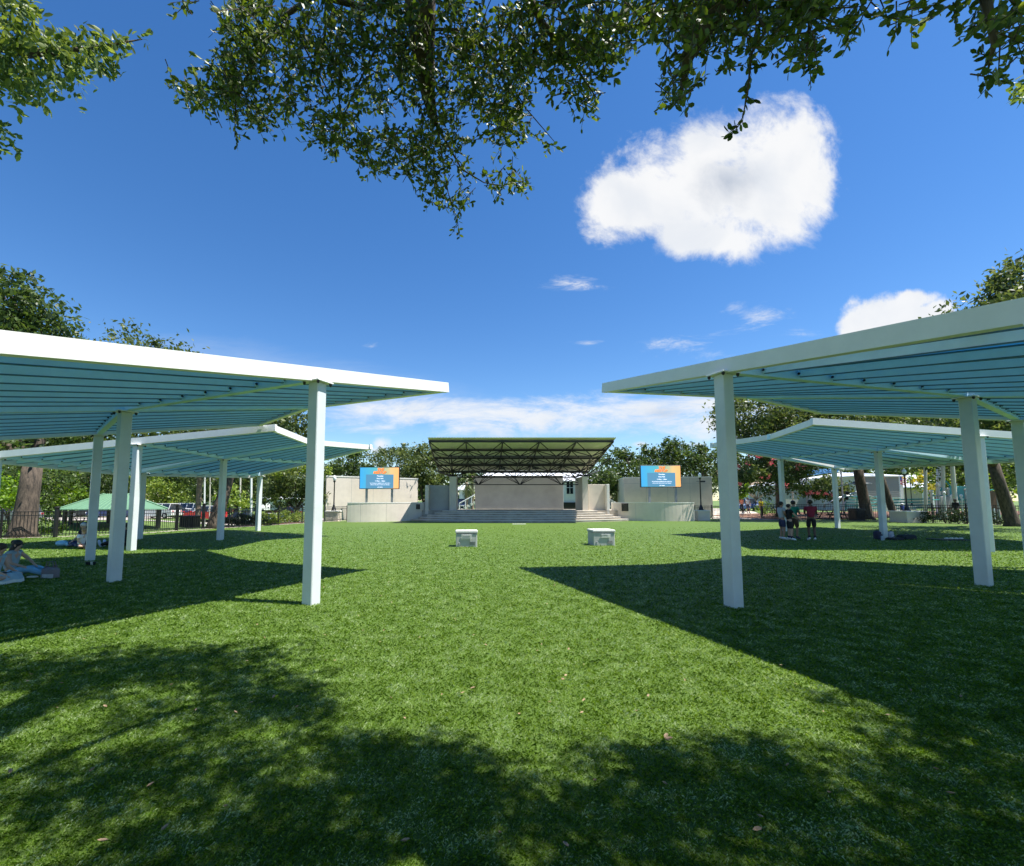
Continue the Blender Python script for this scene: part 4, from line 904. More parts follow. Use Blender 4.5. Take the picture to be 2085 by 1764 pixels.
# ================================================================== BUILDINGS
def house(x0, x1, Y, dep, z0, ze, zr, label, wallm, roofm, wins=(), hip=2.5, ov=.5, name='house', door=None, cols=0, winm=None):
    root = thing(name, ((x0 + x1) / 2, Y + dep / 2, z0), label, 'building', 'buildings round the park')
    MB().box(((x0 + x1) / 2, Y + dep / 2, (z0 - .3 + ze) / 2), (x1 - x0, dep, ze - z0 + .3)).build('wall', wallm, root)
    a, b, c, d = x0 - ov, x1 + ov, Y - ov, Y + dep + ov; ym = (c + d) / 2
    vs = [(a, c, ze), (b, c, ze), (b, d, ze), (a, d, ze), (a + hip, ym, zr), (b - hip, ym, zr)]
    mb = MB().add(vs + [(x, y, z - .12) for x, y, z in vs[:4]], [(0, 1, 5, 4), (1, 2, 5), (2, 3, 4, 5), (3, 0, 4), (6, 9, 8, 7), (0, 6, 7, 1), (1, 7, 8, 2), (2, 8, 9, 3), (3, 9, 6, 0)])
    rf = mb.build('roof', roofm, root)
    mb = MB(); n = int((b - a - 2 * hip) / .6)
    for k in range(n + 1):
        x = a + hip + (b - a - 2 * hip) * k / max(1, n); mb.beam((x, c, ze + .02), (x, ym, zr + .02), .05, .05)
    mb.build('roof_seams', roofm, rf)
    for (wx, wz, ww, wh) in wins:
        fr = MB().box((wx, Y - .03, wz), (ww + .22, .08, wh + .22)).build('window', M['siding'], root)
        MB().box((wx, Y - .075, wz), (ww, .03, wh)).build('pane', winm or M['glass'], fr)
        mb = MB()
        if winm:
            for k in range(9): mb.box((wx, Y - .1, wz - wh / 2 + wh * (k + .5) / 9), (ww, .03, wh * .05))
            mb.build('louvre', M['shutter'], fr)
        else: mb.box((wx, Y - .095, wz), (.06, .02, wh)).box((wx, Y - .098, wz), (ww, .02, .06)); mb.build('glazing_bar', M['siding'], fr)
    for k in range(cols):
        x = x0 - .2 + (x1 - x0 + .4) * k / (cols - 1); MB().box((x, Y - ov + .2, (z0 + ze) / 2 - .1), (.3, .3, ze - z0 - .15)).build('column', M['siding'], root)
    return root
Yh = 60.; w = far(1160, 994, Yh)
hs = house(far(972, 1000, Yh).x, far(1222, 1000, Yh).x, Yh, 9, .35, far(1100, 979, Yh).z, far(1100, 959, Yh).z + .4, 'long white house with white metal roof behind the stage', M['siding'], M['tinroof'], [(w.x, w.z + .05, .85, 1.65)])
a, b = far(1140, 1018, Yh), far(1185, 1018, Yh); MB().box(((a.x + b.x) / 2, Yh - .12, .9), (b.x - a.x, .1, .95)).build('lattice_skirt', M['black'], hs)
house(far(935, 1000, 75).x, far(950, 1000, 75).x, 75, 6, .35, 3.4, 4.6, 'small cream house seen through the left stage opening', M['siding'], M['tinroof'], hip=1.2)
Yb2 = 58.; z_ = lambda v, Y: far(1700, v, Y).z
house(far(1672, 1, Yb2).x, far(1762, 1, Yb2).x, Yb2, 10, .35, z_(969, Yb2), z_(958, Yb2), 'pale grey building with two large louvred shutters behind the playground', mat('pale_grey_siding', (.55, .55, .52), .8, var=.05), M['tinroof'], [(far(1692, 1, Yb2).x + .6, z_(992, Yb2), 2.1, 2.6), (far(1738, 1, Yb2).x, z_(992, Yb2), 2.1, 2.6)], ov=.3, winm=M['shutter'])
Yp = 72.
house(far(1790, 1, Yp).x, far(1888, 1, Yp).x, Yp, 9, .35, far(1800, 992, Yp).z, far(1800, 964, Yp).z, 'white roofed pavilion with pale columns behind the playground', mat('cream_wall', (.5, .46, .36), .8), M['tinroof'], [(far(1815, 1, Yp).x, 2.6, 1.3, 1.6), (far(1835, 1, Yp).x, 2.6, 1.3, 1.6), (far(1862, 1, Yp).x, 2.6, 1.3, 1.6)], hip=4, ov=1.2, name='pavilion', cols=8)
Yk = 66.
house(far(1536, 1, Yk).x, far(1594, 1, Yk).x, Yk, 8, .35, far(1550, 987, Yk).z, far(1550, 979, Yk).z, 'white and grey shed beyond the walkers on the path', mat('shed_grey', (.42, .43, .40), .85), M['tinroof'], ov=.2, hip=1, name='shed')
house(far(1506, 1, 78).x, far(1532, 1, 78).x, 78, 8, .35, far(1510, 996, 78).z, far(1510, 978, 78).z, 'low house with tan roof beyond the blue cars', M['siding'], mat('tan_roof', (.5, .36, .24), .8), [(far(1519, 1, 78).x, 2.2, 1.4, 1.2)], hip=1.5)
for (u0, u1, Y, v0, v1, lb) in ((-60, 60, 95, 1030, 1012, 'pale low building beyond the parking road, behind the lime tree'), (470, 560, 100, 1027, 1010, 'pale building far beyond the white sedan'), (590, 660, 90, 1028, 1012, 'pale building behind the leafy tree')):
    house(far(u0, 1, Y).x, far(u1, 1, Y).x, Y, 8, -1.3 if u0 < 300 else -.9, far(u0, v1 + 4, Y).z, far(u0, v1 - 6, Y).z, lb, M['siding'], M['tinroof'], [(far(u0 + (u1 - u0) * f_, 1, Y).x, .9, 1.2, 1.1) for f_ in (.2, .5, .8)])
def stairs(u, v, Y, w, sgn, lb):
    b_ = far(u, v, Y); z0 = H(b_.x, b_.y); root = thing('entry_stair', (b_.x, b_.y, z0), lb, 'stairs', 'white outdoor stairs behind the stage')
    mb = MB()
    for k in range(6): mb.box((b_.x + sgn * w * (k / 6 - .5), b_.y, z0 + .1 + .2 * k), (w / 6 + .02, 1.1, .2))
    mb.build('treads', M['cap'], root); mb = MB()
    for yo in (-.55, .55):
        mb.tube([(b_.x - sgn * w / 2, b_.y + yo, z0 + 1.0), (b_.x + sgn * w / 2, b_.y + yo, z0 + 2.1)], .05, 5)
        for k in range(4): mb.box((b_.x + sgn * w * (k / 3 - .5), b_.y + yo, z0 + .5 + .37 * k), (.07, .07, 1.0))
    mb.build('railing', M['pole'], root)
stairs(954, 1030, 50, 2.0, 1, 'white stair with railing seen through the left stage opening'); stairs(1236, 1024, 52, 1.8, -1, 'white stair with railing beside the grey wall')

# ================================================================== CARS
paint = lambda n, c: (lambda m_: (setattr(m_.node_tree.nodes['Principled BSDF'].inputs['Coat Weight'], 'default_value', .8), m_)[1])(mat(n, c, .35, spec=.6))
def car(u, v, Y, rz, color, label, suv=False, roofc=None, L=4.6):
    b_ = far(u, v, Y); z0 = H(b_.x, b_.y) + .03; Hh = 1.75 if suv else 1.45; Wd = 1.82
    root = thing('parked_car', (b_.x, b_.y, z0), label, 'car', 'cars parked beyond the fences', rz)
    pm = paint('car_paint', color); sh = Hh * (.62 if suv else .60)
    prof = [(-L / 2, .32), (-L / 2 + .05, sh * .78), (-L / 2 + .18, sh * .93), (-L * .12 - .62 if not suv else -L * .2, sh), (L / 2 - .9, sh * 1.0), (L / 2 - .1, sh * .96), (L / 2, sh * .75), (L / 2, .34), (L * .40, .22), (-L * .40, .22)]
    def ext(pf, w, w2, zt, m_, nm, par=root):
        mb = MB(); n = len(pf)
        for s in (-1, 1):
            for x, z in pf:
                ww = w if z < zt else w2; mb.v.append((x, s * ww / 2, z))
        mb.f = [list(range(n)), list(range(2 * n - 1, n - 1, -1))] + [[i, n + i, n + (i + 1) % n, (i + 1) % n] for i in range(n)]; mb.m = [0] * (n + 2)
        o = mb.build(nm, m_); o.parent = par
        bv = o.modifiers.new('soft', 'BEVEL'); bv.width = .05; bv.segments = 2; bv.limit_method = 'ANGLE'; return o
    bd = ext(prof, Wd, Wd, 9, pm, 'body')
    cab = [(-L * .12 - .55 if not suv else -L * .22, sh - .03), (-L * .02 - .1 if not suv else -L * .08, Hh), (L * (.22 if not suv else .40), Hh), (L * (.40 if not suv else .47), sh - .03)]
    cb = ext(cab, Wd - .1, Wd - .42, sh + .05, M['glass'], 'window')
    rfm = paint('car_roof', roofc) if roofc else pm
    rr = MB().bbox(((cab[1][0] + cab[2][0]) / 2, 0, Hh + .012), (cab[2][0] - cab[1][0] + .1, Wd - .42, .05), .015).build('roof', rfm); rr.parent = root
    for i, x in enumerate((cab[0][0] + .55, (cab[1][0] + cab[2][0]) / 2 + .1, cab[2][0] + .02)):
        for s in (-1, 1):
            o = MB().beam((x, s * (Wd - .09) / 2, sh), (x + (.08 if i else .25), s * (Wd - .42) / 2, Hh), .07, .05).build('pillar', rfm); o.parent = root
    for x in (-L * .32, L * .31):
        for s in (-1, 1):
            y = s * (Wd / 2 - .08); mb = MB(); mb.tube([(x, y - .11, .33), (x, y + .11, .33)], .33, 18); mb.tube([(x, y - .118, .33), (x, y + .118, .33)], .19, 12, 1)
            o = mb.build('wheel', [M['tyre'], M['metal']]); o.parent = root
    for s in (-1, 1):
        o = MB().bbox((-L / 2 + .03, s * Wd * .36, sh * .74), (.12, .36, .13), .02).build('headlight', M['globe']); o.parent = root
        o = MB().bbox((L / 2 - .03, s * Wd * .38, sh * .78), (.1, .26, .16), .02).build('taillight', mat('red_lens', (.45, .01, .01), .3)); o.parent = root
    return root
car(22, 1062, 45, R(4), (.16, .17, .18), 'grey parked SUV cut by the frame edge, left of the oak trunk', True)
car(225, 1058, 58, R(25), (.02, .035, .11), 'dark blue parked car behind the left gazebo posts')
car(240, 1056, 66, R(10), (.75, .75, .75), 'white parked car just behind the dark blue car under the gazebo')
car(345 - 22, 1056, 56, R(-3), (.78, .78, .76), 'white parked SUV with roof rack behind the gazebo', True)
car(372, 1052, 62, R(10), (.8, .8, .8), 'white parked car tail right of the white SUV', True, L=3.8)
car(386, 1050, 68, R(8), (.02, .06, .20), 'blue parked sedan between the gazebo and the palm trunk')
car(418, 1054, 56, R(0), (.60, .03, .03), 'red parked car with white roof behind the palm trunk', True, (.8, .8, .8), 4.4)
car(440, 1050, 70, R(5), (.55, .05, .04), 'second red parked car, mostly hidden by the forked oak')
car(487, 1053, 56, R(3), (.012, .012, .015), 'black parked sedan beyond the shrubs')
car(550, 1053, 50, R(-4), (.8, .8, .8), 'white parked sedan beyond the yellow green shrubs')
car(185, 1058, 60, R(20), (.01, .012, .02), 'black parked car behind the twin bins')
car(340 - 150 + 155, 1060, 60, R(0), (.02, .02, .06), 'navy parked car behind the white SUV')
car(577, 1046, 66, R(0), (.12, .02, .02), 'dark maroon parked car beyond the white sedan')
car(942, 1026, 56, R(75), (.02, .03, .05), 'dark parked car seen through the left stage opening')
car(1240, 1024, 58, R(60), (.25, .02, .02), 'dark red parked car beside the white stair')
car(1504, 1034, 56, R(70), (.10, .22, .42), 'light blue parked car cut by the near white post')
car(1527, 1033, 58, R(62), (.05, .10, .28), 'deep blue parked car beyond the path walkers')

# ================================================================== PLAYGROUND
pg = thing('play_structure', far(1960, 1040, 40), 'playground tower with tan posts, teal rails and peaked teal roof', 'play structure')
def gp(u, v, Y): p_ = far(u, v, Y); return p_
def post(u, vb, vt, Y, r=.09, m_='tan', par=pg):
    b_ = far(u, vb, Y); t_ = far(u, vt, Y); z0 = H(b_.x, b_.y); MB().lathe([(r, 0), (r, t_.z - z0), (r * 1.5, t_.z - z0 + .02), (r * 1.5, t_.z - z0 + .14), (r * .6, t_.z - z0 + .22)], (b_.x, b_.y, z0), 10).build('post', M[m_], par, False)
for u, vt in ((1899, 1003), (1913, 990), (1934, 998), (1950, 988), (1968, 1000), (1984, 1008), (2010, 990), (2034, 988)): post(u, 1045, vt, 40)
for u, vt in ((1926, 1006), (1941, 1012), (1960, 1012), (1998, 1006), (2024, 1006)): post(u, 1045, vt, 38.6, .07, 'pole')
mb = MB()
for (u0, v0, u1, v1, Y) in ((1899, 1010, 1934, 1010, 40), (1934, 1003, 1984, 1003, 40), (1941, 1018, 1984, 1018, 38.6), (1984, 1002, 2034, 996, 40), (1899, 1018, 1926, 1018, 39), (1941, 1026, 1984, 1026, 38.6), (2010, 1010, 2034, 1010, 40)):
    MB().tube([far(u0, v0, Y), far(u1, v1, Y)], .045, 6).build('rail', M['teal'], pg)
for k in range(11): MB().tube([far(1942 + 4 * k, 1018, 38.6), far(1942 + 4 * k, 1030, 38.6)], .02, 5).build('baluster', M['teal'], pg)
mb.tube([far(1915, 1000, 40), far(1922, 985, 40), far(1926, 980, 40), far(1930, 984, 40), far(1940, 998, 40)], .06, 7)
mb.build('roof_arch', M['teal'], pg)
MB().bbox(tuple(far(1962, 1003, 39.9) + Vector((0, .1, 0))), (2.3, .08, 1.1), .02).build('panel', M['teal'], pg)
MB().bbox(tuple(far(1926, 1027, 38.9)), (.9, .08, 1.3), .02).build('panel', M['grey'], pg)
MB().bbox(tuple(far(2004, 1018, 38)), (1.5, .6, 1.4), .05).build('brown_panel', M['brown'], pg)
dk = far(1965, 1035, 39.5); MB().box((dk.x, dk.y, dk.z), (5, 1.8, .1)).build('deck', M['brown'], pg)
sl = MB(); sl.tube([far(1995, 1010, 37.5), far(1990, 1020, 37), far(1984, 1035, 36.2)], [.35, .35, .35], 10); sl.build('tube_slide', M['teal'], pg, True)
cl = thing('climbing_arches', far(1725, 1040, 41), 'curved grey climbing arches with black ball joints', 'climber'); mb = MB()
arcs = [((1678, 1035), (1682, 1012), (1700, 992), (1740, 983), (1775, 985)), ((1695, 1040), (1702, 1020), (1725, 1005), (1755, 1003), (1790, 1018)), ((1716, 1038), (1722, 1018), (1735, 1005), (1752, 998)), ((1683, 1028), (1705, 1012), (1738, 1008), (1770, 1015), (1796, 1035))]
for i, A in enumerate(arcs):
    P_ = [far(u, v, 41 + i * .5) for u, v in A]; Q = []
    for a, b in zip(P_[:-1], P_[1:]): Q += [a.lerp(b, t) for t in (0, .5)]
    Q.append(P_[-1]); Q = [Q[0]] + [(Q[k - 1] + Q[k] * 2 + Q[k + 1]) / 4 for k in range(1, len(Q) - 1)] + [Q[-1]]
    mb.tube(Q, .055, 7)
mb.build('arches', M['metal'], cl, True); mb = MB()
for u, v in ((1740, 984), (1725, 1004), (1724, 1015), (1790, 1016), (1755, 1002)): mb.ball(far(u, v, 41.2), .15)
mb.build('ball_joints', M['black'], cl, True)
mb = MB()
for k in range(5): mb.tube([far(1722, 1012 + k * 6, 42), far(1796, 1012 + k * 6, 42)], .05, 6)
for u in (1722, 1745, 1770, 1796): mb.tube([far(u, 1010, 42), far(u, 1042, 42)], .05, 6)
for k in range(4): mb.tube([far(1815, 1018 + k * 6, 43), far(1895, 1016 + k * 6, 43)], .06, 6)
mb.build('teal_bars', M['teal'], cl)
fg = far(1836, 1035, 55); z0 = H(fg.x, fg.y); t_ = far(1829, 968, 55)
fr_ = thing('flagpole', (fg.x, fg.y, z0), 'thin pole with small red and white striped flag beyond the playground', 'flag')
MB().tube([(fg.x, fg.y, z0), (fg.x, fg.y, t_.z)], [.05, .03], 8).build('pole', M['pole'], fr_)
mb = MB(); rd = mat('flag_red', (.6, .05, .06), .8); bl = mat('flag_blue', (.05, .08, .3), .8)
for k in range(7):
    for j in range(6):
        x0 = fg.x + .05 + j * .12; z = t_.z - .1 - k * .13; sg = .06 * math.sin(j * 1.3)
        mb.box((x0 + .08, fg.y + sg, z - .25 * j * .25 - .1), (.13, .02, .135), 2 if (j < 2 and k < 4) else k % 2)
mb.build('flag', [rd, M['siding'], bl], fr_)
sa, sb_ = far(1560, 962, 44), far(1660, 958, 46)
ss = thing('shade_sail', (sa.x, 45, 0), 'dark blue shade sail behind the crape myrtle', 'sail')
MB().add([tuple(far(1640, 957, 44)), tuple(far(1712, 953, 47)), tuple(far(1705, 962, 43)), tuple(far(1630, 970, 42))] + [tuple(p_ + Vector((0, 0, -.03))) for p_ in (far(1640, 957, 44), far(1712, 953, 47), far(1705, 962, 43), far(1630, 970, 42))], [(0, 1, 2, 3), (7, 6, 5, 4), (0, 4, 5, 1), (1, 5, 6, 2), (2, 6, 7, 3), (3, 7, 4, 0)]).build('fabric', mat('blue_sail', (.01, .12, .28), .8), ss)
for u, Y in ((1640, 44), (1712, 47)):
    q = far(u, 956, Y); MB().tube([(q.x, q.y, H(q.x, q.y)), tuple(q)], .07, 8).build('mast', M['grey'], ss)
picnic_table(far(1690, 1045, 40).x, 40, 'dark picnic table behind the fence near the standing friends', .3); picnic_table(far(1752, 1045, 38.5).x, 39.5, 'dark picnic table behind the fence under the curved arches', -.2)

# ================================================================== PEOPLE
skin_m = {'light': mat('skin_light', (.52, .32, .23), .55), 'tan': mat('skin_tan', (.36, .2, .13), .55), 'dark': mat('skin_dark', (.10, .055, .035), .5)}
def cloth(n, c): return mat(n, c, .85, var=.12, vscale=9)
def skinned(name, pts, edges, rad, m_, parent, mx, sub=2):
    me = bpy.data.meshes.new(name); me.from_pydata([tuple(p) for p in pts], edges, []); o = bpy.data.objects.new(name, me); COL.objects.link(o)
    o.modifiers.new('s', 'SKIN').use_smooth_shade = True; sv = me.skin_vertices[0].data
    for i, r in enumerate(rad): sv[i].radius = (r, r) if isinstance(r, (int, float)) else r; sv[i].use_root = (i == 0)
    ss_ = o.modifiers.new('u', 'SUBSURF'); ss_.levels = sub; ss_.render_levels = sub
    dg = bpy.context.evaluated_depsgraph_get(); nm = bpy.data.meshes.new_from_object(o.evaluated_get(dg)); bpy.data.objects.remove(o)
    nm.transform(mx); nm.materials.clear(); nm.materials.append(m_)
    for p_ in nm.polygons: p_.use_smooth = True
    o = bpy.data.objects.new(name, nm); COL.objects.link(o); o.parent = parent; return o
def V3(*a): return Vector(a)
STAND = dict(pelvis=(0, 0, .93), waist=(0, 0, 1.08), chest=(0, .0, 1.30), neck=(0, -.005, 1.46), jaw=(0, .02, 1.53), head=(0, .015, 1.60), crown=(0, .0, 1.655),
             sh=(.175, 0, 1.40), el=(.225, -.03, 1.14), wr=(.235, .06, .91), hp=(.09, 0, .89), kn=(.10, .025, .49), an=(.10, -.02, .09), toe=(.115, .13, .045))
def person(x, y, rz, label, sk, pose=None, h=1.68, shirt=None, legs=None, leglen=.45, sleeve=.5, hair=(.02, .015, .012), hairlong=False, shoes=(.8, .8, .8), cap=None, dress=None, fingers=True, group=None, l=None, r=None, socks=None, z=None):
    z0 = H(x, y) if z is None else z
    root = thing('person', (x, y, z0), label, 'person', group, rz)
    P_ = {k: Vector(v) for k, v in STAND.items()}; Lf, Rt = {}, {}
    for k in ('sh', 'el', 'wr', 'hp', 'kn', 'an', 'toe'): Rt[k] = P_[k].copy(); Lf[k] = Vector((-P_[k].x, P_[k].y, P_[k].z))
    for k, v in (pose or {}).items():
        if k in ('sh', 'el', 'wr', 'hp', 'kn', 'an', 'toe'): Rt[k] = Vector(v); Lf[k] = Vector((-v[0], v[1], v[2]))
        else: P_[k] = Vector(v)
    for D, src in ((Lf, l), (Rt, r)):
        for k, v in (src or {}).items(): D[k] = Vector(v)
    sc = h / 1.68; mx = Matrix.Scale(sc, 4)
    pts, rad, ed, ix = [], [], [], {}
    def add(n, p, r_, par=None):
        ix[n] = len(pts); pts.append(p); rad.append(r_)
        if par is not None: ed.append((ix[par], ix[n]))
    add('pelvis', P_['pelvis'], (.125, .10)); add('waist', P_['waist'], (.11, .085), 'pelvis'); add('chest', P_['chest'], (.125, .10), 'waist'); add('neck', P_['neck'], .05, 'chest')
    add('jaw', P_['jaw'], .062, 'neck'); add('head', P_['head'], (.078, .09), 'jaw'); add('crown', P_['crown'], .062, 'head')
    fwd = (P_['jaw'] - P_['neck']); fwd = Vector((0, 1, 0)) if (pose or {}).get('face') is None else Vector(pose['face'])
    for s, D in (('L', Lf), ('R', Rt)):
        add(s + 'sh', D['sh'], .058, 'chest'); add(s + 'el', D['el'], .040, s + 'sh'); add(s + 'wr', D['wr'], .026, s + 'el')
        d = (D['wr'] - D['el']).normalized(); pl = D['wr'] + d * .055; add(s + 'pm', pl, (.034, .022), s + 'wr')
        if fingers:
            sd = d.cross(Vector((0, 1, 0.3))).normalized()
            for k, (o_, L_) in enumerate(((-.026, .062), (-.009, .072), (.009, .068), (.026, .052))):
                a_ = pl + d * .035 + sd * o_; b_ = a_ + d * L_ * .55 + Vector((0, .006, 0)); c_ = b_ + (d * .8 + Vector((0, .0, -.25))) * L_ * .45
                add(f'{s}f{k}a', a_, .009, s + 'pm'); add(f'{s}f{k}b', b_, .0085, f'{s}f{k}a'); add(f'{s}f{k}c', c_, .007, f'{s}f{k}b')
            a_ = pl - d * .02 - sd * .036; add(s + 'ta', a_, .011, s + 'pm'); add(s + 'tb', a_ + d * .035 - sd * .014, .009, s + 'ta')
        add(s + 'hp', D['hp'], .082, 'pelvis'); add(s + 'kn', D['kn'], .055, s + 'hp'); add(s + 'cf', D['kn'].lerp(D['an'], .35), .052, s + 'kn'); add(s + 'an', D['an'], .034, s + 'cf'); add(s + 'to', D['toe'], .034, s + 'an')
    add('nose', P_['head'] + fwd * .088 + Vector((0, 0, -.02)), .014, 'head'); 
    skinned('body', pts, ed, rad, skin_m[sk], root, mx, 1 if fingers else 2)
    hd = P_['head']; up = (P_['crown'] - P_['jaw']).normalized()
    hb = MB(); c = (hd + up * .035 - fwd * .018) * sc; hb.ball(c, (.095 * sc, .105 * sc, .095 * sc), n=14, m_=9, jit=.03)
    if hairlong:
        e = (P_['neck'] - fwd * .06) * sc; hb.tube([c - Vector((0, 0, .02)), e, e - Vector((0, 0, .12 * sc))], [.085 * sc, .075 * sc, .02 * sc], 10)
    if hairlong == 2: hb.ball((hd + up * .07 - fwd * .10) * sc, .055 * sc)
    hm = mat('hair', hair, .6, var=.3, vscale=30); ho = hb.build('hair', hm); ho.parent = root
    for p_ in ho.data.polygons: p_.use_smooth = True
    for s_ in (-1, 1):
        sdv = fwd.cross(Vector((0, 0, 1))).normalized(); e = MB().ball((hd + fwd * .083 + sdv * .032 * s_ + Vector((0, 0, .008))) * sc, .011 * sc, n=8, m_=6).build('eye', M['bolt']); e.parent = root
        e = MB().ball((hd + sdv * .085 * s_ - Vector((0, 0, .01))) * sc, (.016 * sc, .022 * sc, .03 * sc), n=8, m_=6).build('ear', skin_m[sk]); e.parent = root
    mo = MB().ball((hd + fwd * .082 - Vector((0, 0, .052))) * sc, (.022 * sc, .012 * sc, .007 * sc), n=8, m_=6).build('mouth', mat('lips', (.25, .09, .08), .6)); mo.parent = root
    if cap:
        cb = MB(); cb.ball((hd + up * .055) * sc, (.10 * sc, .108 * sc, .082 * sc), n=14, m_=8); cb.ball((hd + up * .05 + fwd * .12) * sc, (.075 * sc, .085 * sc, .012), n=12, m_=6); co = cb.build('cap', cloth('cap_cloth', cap)); co.parent = root
    if shirt or dress:
        c_ = dress or shirt; q = [P_['pelvis'] + (P_['waist'] - P_['pelvis']) * .12, P_['waist'], P_['chest'], P_['chest'].lerp(P_['neck'], .62)]; rr = [(.148, .125), (.135, .11), (.152, .12), .085]; ee = [(0, 1), (1, 2), (2, 3)]
        for D in (Lf, Rt):
            a_ = len(q); q += [D['sh'] + Vector((0, 0, .005)), D['sh'].lerp(D['el'], sleeve * .55), D['sh'].lerp(D['el'], sleeve)]; rr += [.074, .066, .062]; ee += [(2, a_), (a_, a_ + 1), (a_ + 1, a_ + 2)]
        skinned('dress_top' if dress else 'shirt', q, ee, rr, cloth('top_cloth', c_), root, mx, 2)
    if legs:
        q = [P_['waist'].lerp(P_['pelvis'], .45), P_['pelvis']]; rr = [(.125, .10), (.14, .115)]; ee = [(0, 1)]
        for D in (Lf, Rt):
            a_ = len(q); kk = min(1, leglen / .5); q += [D['hp'], D['hp'].lerp(D['kn'], kk * .6), D['hp'].lerp(D['kn'], kk)]; rr += [.098, .092, .082]; ee += [(1, a_), (a_, a_ + 1), (a_ + 1, a_ + 2)]
            if leglen > .5: q += [D['kn'].lerp(D['an'], .5), D['kn'].lerp(D['an'], .93)]; rr += [.068, .058]; ee += [(a_ + 2, a_ + 3), (a_ + 3, a_ + 4)]
        skinned('trousers' if leglen > .5 else 'shorts', q, ee, rr, cloth('leg_cloth', legs), root, mx, 2)
    if shoes:
        sm = mat('shoe', shoes, .6)
        for D in (Lf, Rt):
            d = (D['toe'] - D['an']).normalized(); a_ = (D['an'] - d * .06) * sc; b_ = (D['toe'] + d * .07) * sc; sh_ = MB().tube([a_ + Vector((0, 0, .0)), a_.lerp(b_, .25) + Vector((0, 0, .005)), a_.lerp(b_, .6), b_.lerp(a_, .12), b_], [.03, .047, .045, .04, .018], 10); o = sh_.build('shoe', sm); o.parent = root
            if socks: o = MB().tube([D['an'] * sc, D['an'].lerp(D['kn'], .3) * sc], [.043, .05], 10).build('sock', cloth('sock_cloth', socks)); o.parent = root
    return root
g = 'standing friends under the far canopy'
F_ = lambda u, v: gr(u, v)
q = F_(1594, 1099.5); person(q.x, q.y, R(-90), 'person in grey tee and navy shorts standing beside the blue post', 'tan', dict(el=(.19, .02, 1.15), wr=(.12, .2, 1.1)), 1.56, (.36, .38, .42), (.03, .035, .09), .42, group=g)
q = F_(1609.5, 1100.5); person(q.x, q.y, R(-95), 'person in black tee and long black shorts reaching one arm out low', 'light', None, 1.46, (.012, .012, .014), (.015, .015, .018), .46, group=g, r=dict(el=(.24, .14, 1.18), wr=(.22, .36, 1.02)), socks=(.02, .02, .04))
q = F_(1619, 1098); person(q.x, q.y, R(-60), 'person in green tee standing half behind the one in black', 'tan', dict(el=(.2, .05, 1.15), wr=(.15, .26, 1.12)), 1.60, (.02, .22, .13), (.10, .06, .04), .48, group=g, shoes=(.05, .05, .08))
q = F_(1654, 1101); person(q.x, q.y, R(-25), 'person in maroon shirt and black shorts standing apart from the group', 'dark', dict(el=(.22, .03, 1.15), wr=(.14, .22, 1.12)), 1.63, (.22, .012, .035), (.012, .012, .015), .44, group=g, shoes=(.85, .85, .9), socks=(.02, .02, .03))
g = 'walkers on the path'
q = far(1510.5, 1040, 50); person(q.x, q.y, R(160), 'walker in salmon top and black trousers near the blue cars', 'light', None, 1.6, (.70, .25, .18), (.015, .015, .02), .95, group=g, hair=(.25, .14, .08), shoes=(.1, .1, .1), r=dict(kn=(.10, .10, .50), an=(.10, .0, .12), toe=(.11, .14, .08)))
q = far(1523.5, 1044, 48); person(q.x, q.y, R(180), 'walker in white sleeveless top and navy shorts on the path', 'tan', None, 1.66, (.75, .75, .76), (.04, .05, .10), .42, sleeve=.15, group=g, shoes=(.05, .05, .05), l=dict(kn=(-.10, .14, .50), an=(-.10, .02, .11), toe=(-.11, .15, .06)))
q = far(1550.5, 1046, 43.5); person(q.x, q.y, R(190), 'walker in yellow tee and dark trousers carrying a dark bag', 'tan', None, 1.68, (.70, .60, .01), (.015, .015, .018), .95, group=g, shoes=(.03, .03, .03), r=dict(kn=(.10, .12, .50), an=(.10, .02, .12), toe=(.11, .15, .07)))
# seated people
SIT = dict(pelvis=(0, 0, .13), waist=(0, -.02, .27), chest=(0, .03, .48), neck=(0, .07, .63), jaw=(0, .11, .70), head=(0, .12, .765), crown=(0, .11, .82), sh=(.165, .05, .57), el=(.24, .17, .36), wr=(.18, .38, .27), hp=(.09, .06, .11), kn=(.12, .46, .20), an=(.10, .84, .07), toe=(.12, .87, .19))
CROSS = dict(SIT, kn=(.34, .32, .15), an=(-.08, .40, .07), toe=(-.16, .44, .05), el=(.24, .12, .33), wr=(.20, .30, .22))
q = at(20, 1175); person(q.x, q.y, R(-82), 'seated person with dark tied hair, pale tank top and pale blue jeans, legs stretched out', 'light', SIT, 1.5, (.34, .42, .45), (.20, .42, .60), .95, sleeve=.12, hairlong=2, shoes=(.10, .06, .04), l=dict(el=(-.20, .24, .40), wr=(-.10, .42, .30)))
q = at(-16, 1188); pa = person(q.x, q.y, R(-75), 'seated person in pale blue dress with lace hem, cut by the frame edge', 'light', CROSS, 1.5, None, None, dress=(.32, .45, .52), sleeve=.15, hair=(.05, .03, .02), shoes=None)
mb = MB(); n = 28; rows_ = [(.13, .20), (.19, .20), (.25, .16), (.29, .07), (.31, .012)]
for j, (rr_, zz) in enumerate(rows_):
    for i in range(n):
        th = 2 * math.pi * i / n; w = 1 + .05 * math.sin(th * 9 + j) * j / 4; mb.v.append((rr_ * 1.05 * math.cos(th) * w, .18 + rr_ * .95 * math.sin(th) * w, zz + .012 * math.sin(th * 7)))
for j in range(4):
    for i in range(n): a = j * n + i; b_ = j * n + (i + 1) % n; mb.f.append([a, a + n, b_ + n, b_]); mb.m.append(1 if j == 3 else 0)
o = mb.build('skirt', [cloth('skirt_cloth', (.32, .45, .52)), cloth('lace_cloth', (.66, .66, .62))]); o.parent = pa
for p_ in o.data.polygons: p_.use_smooth = True
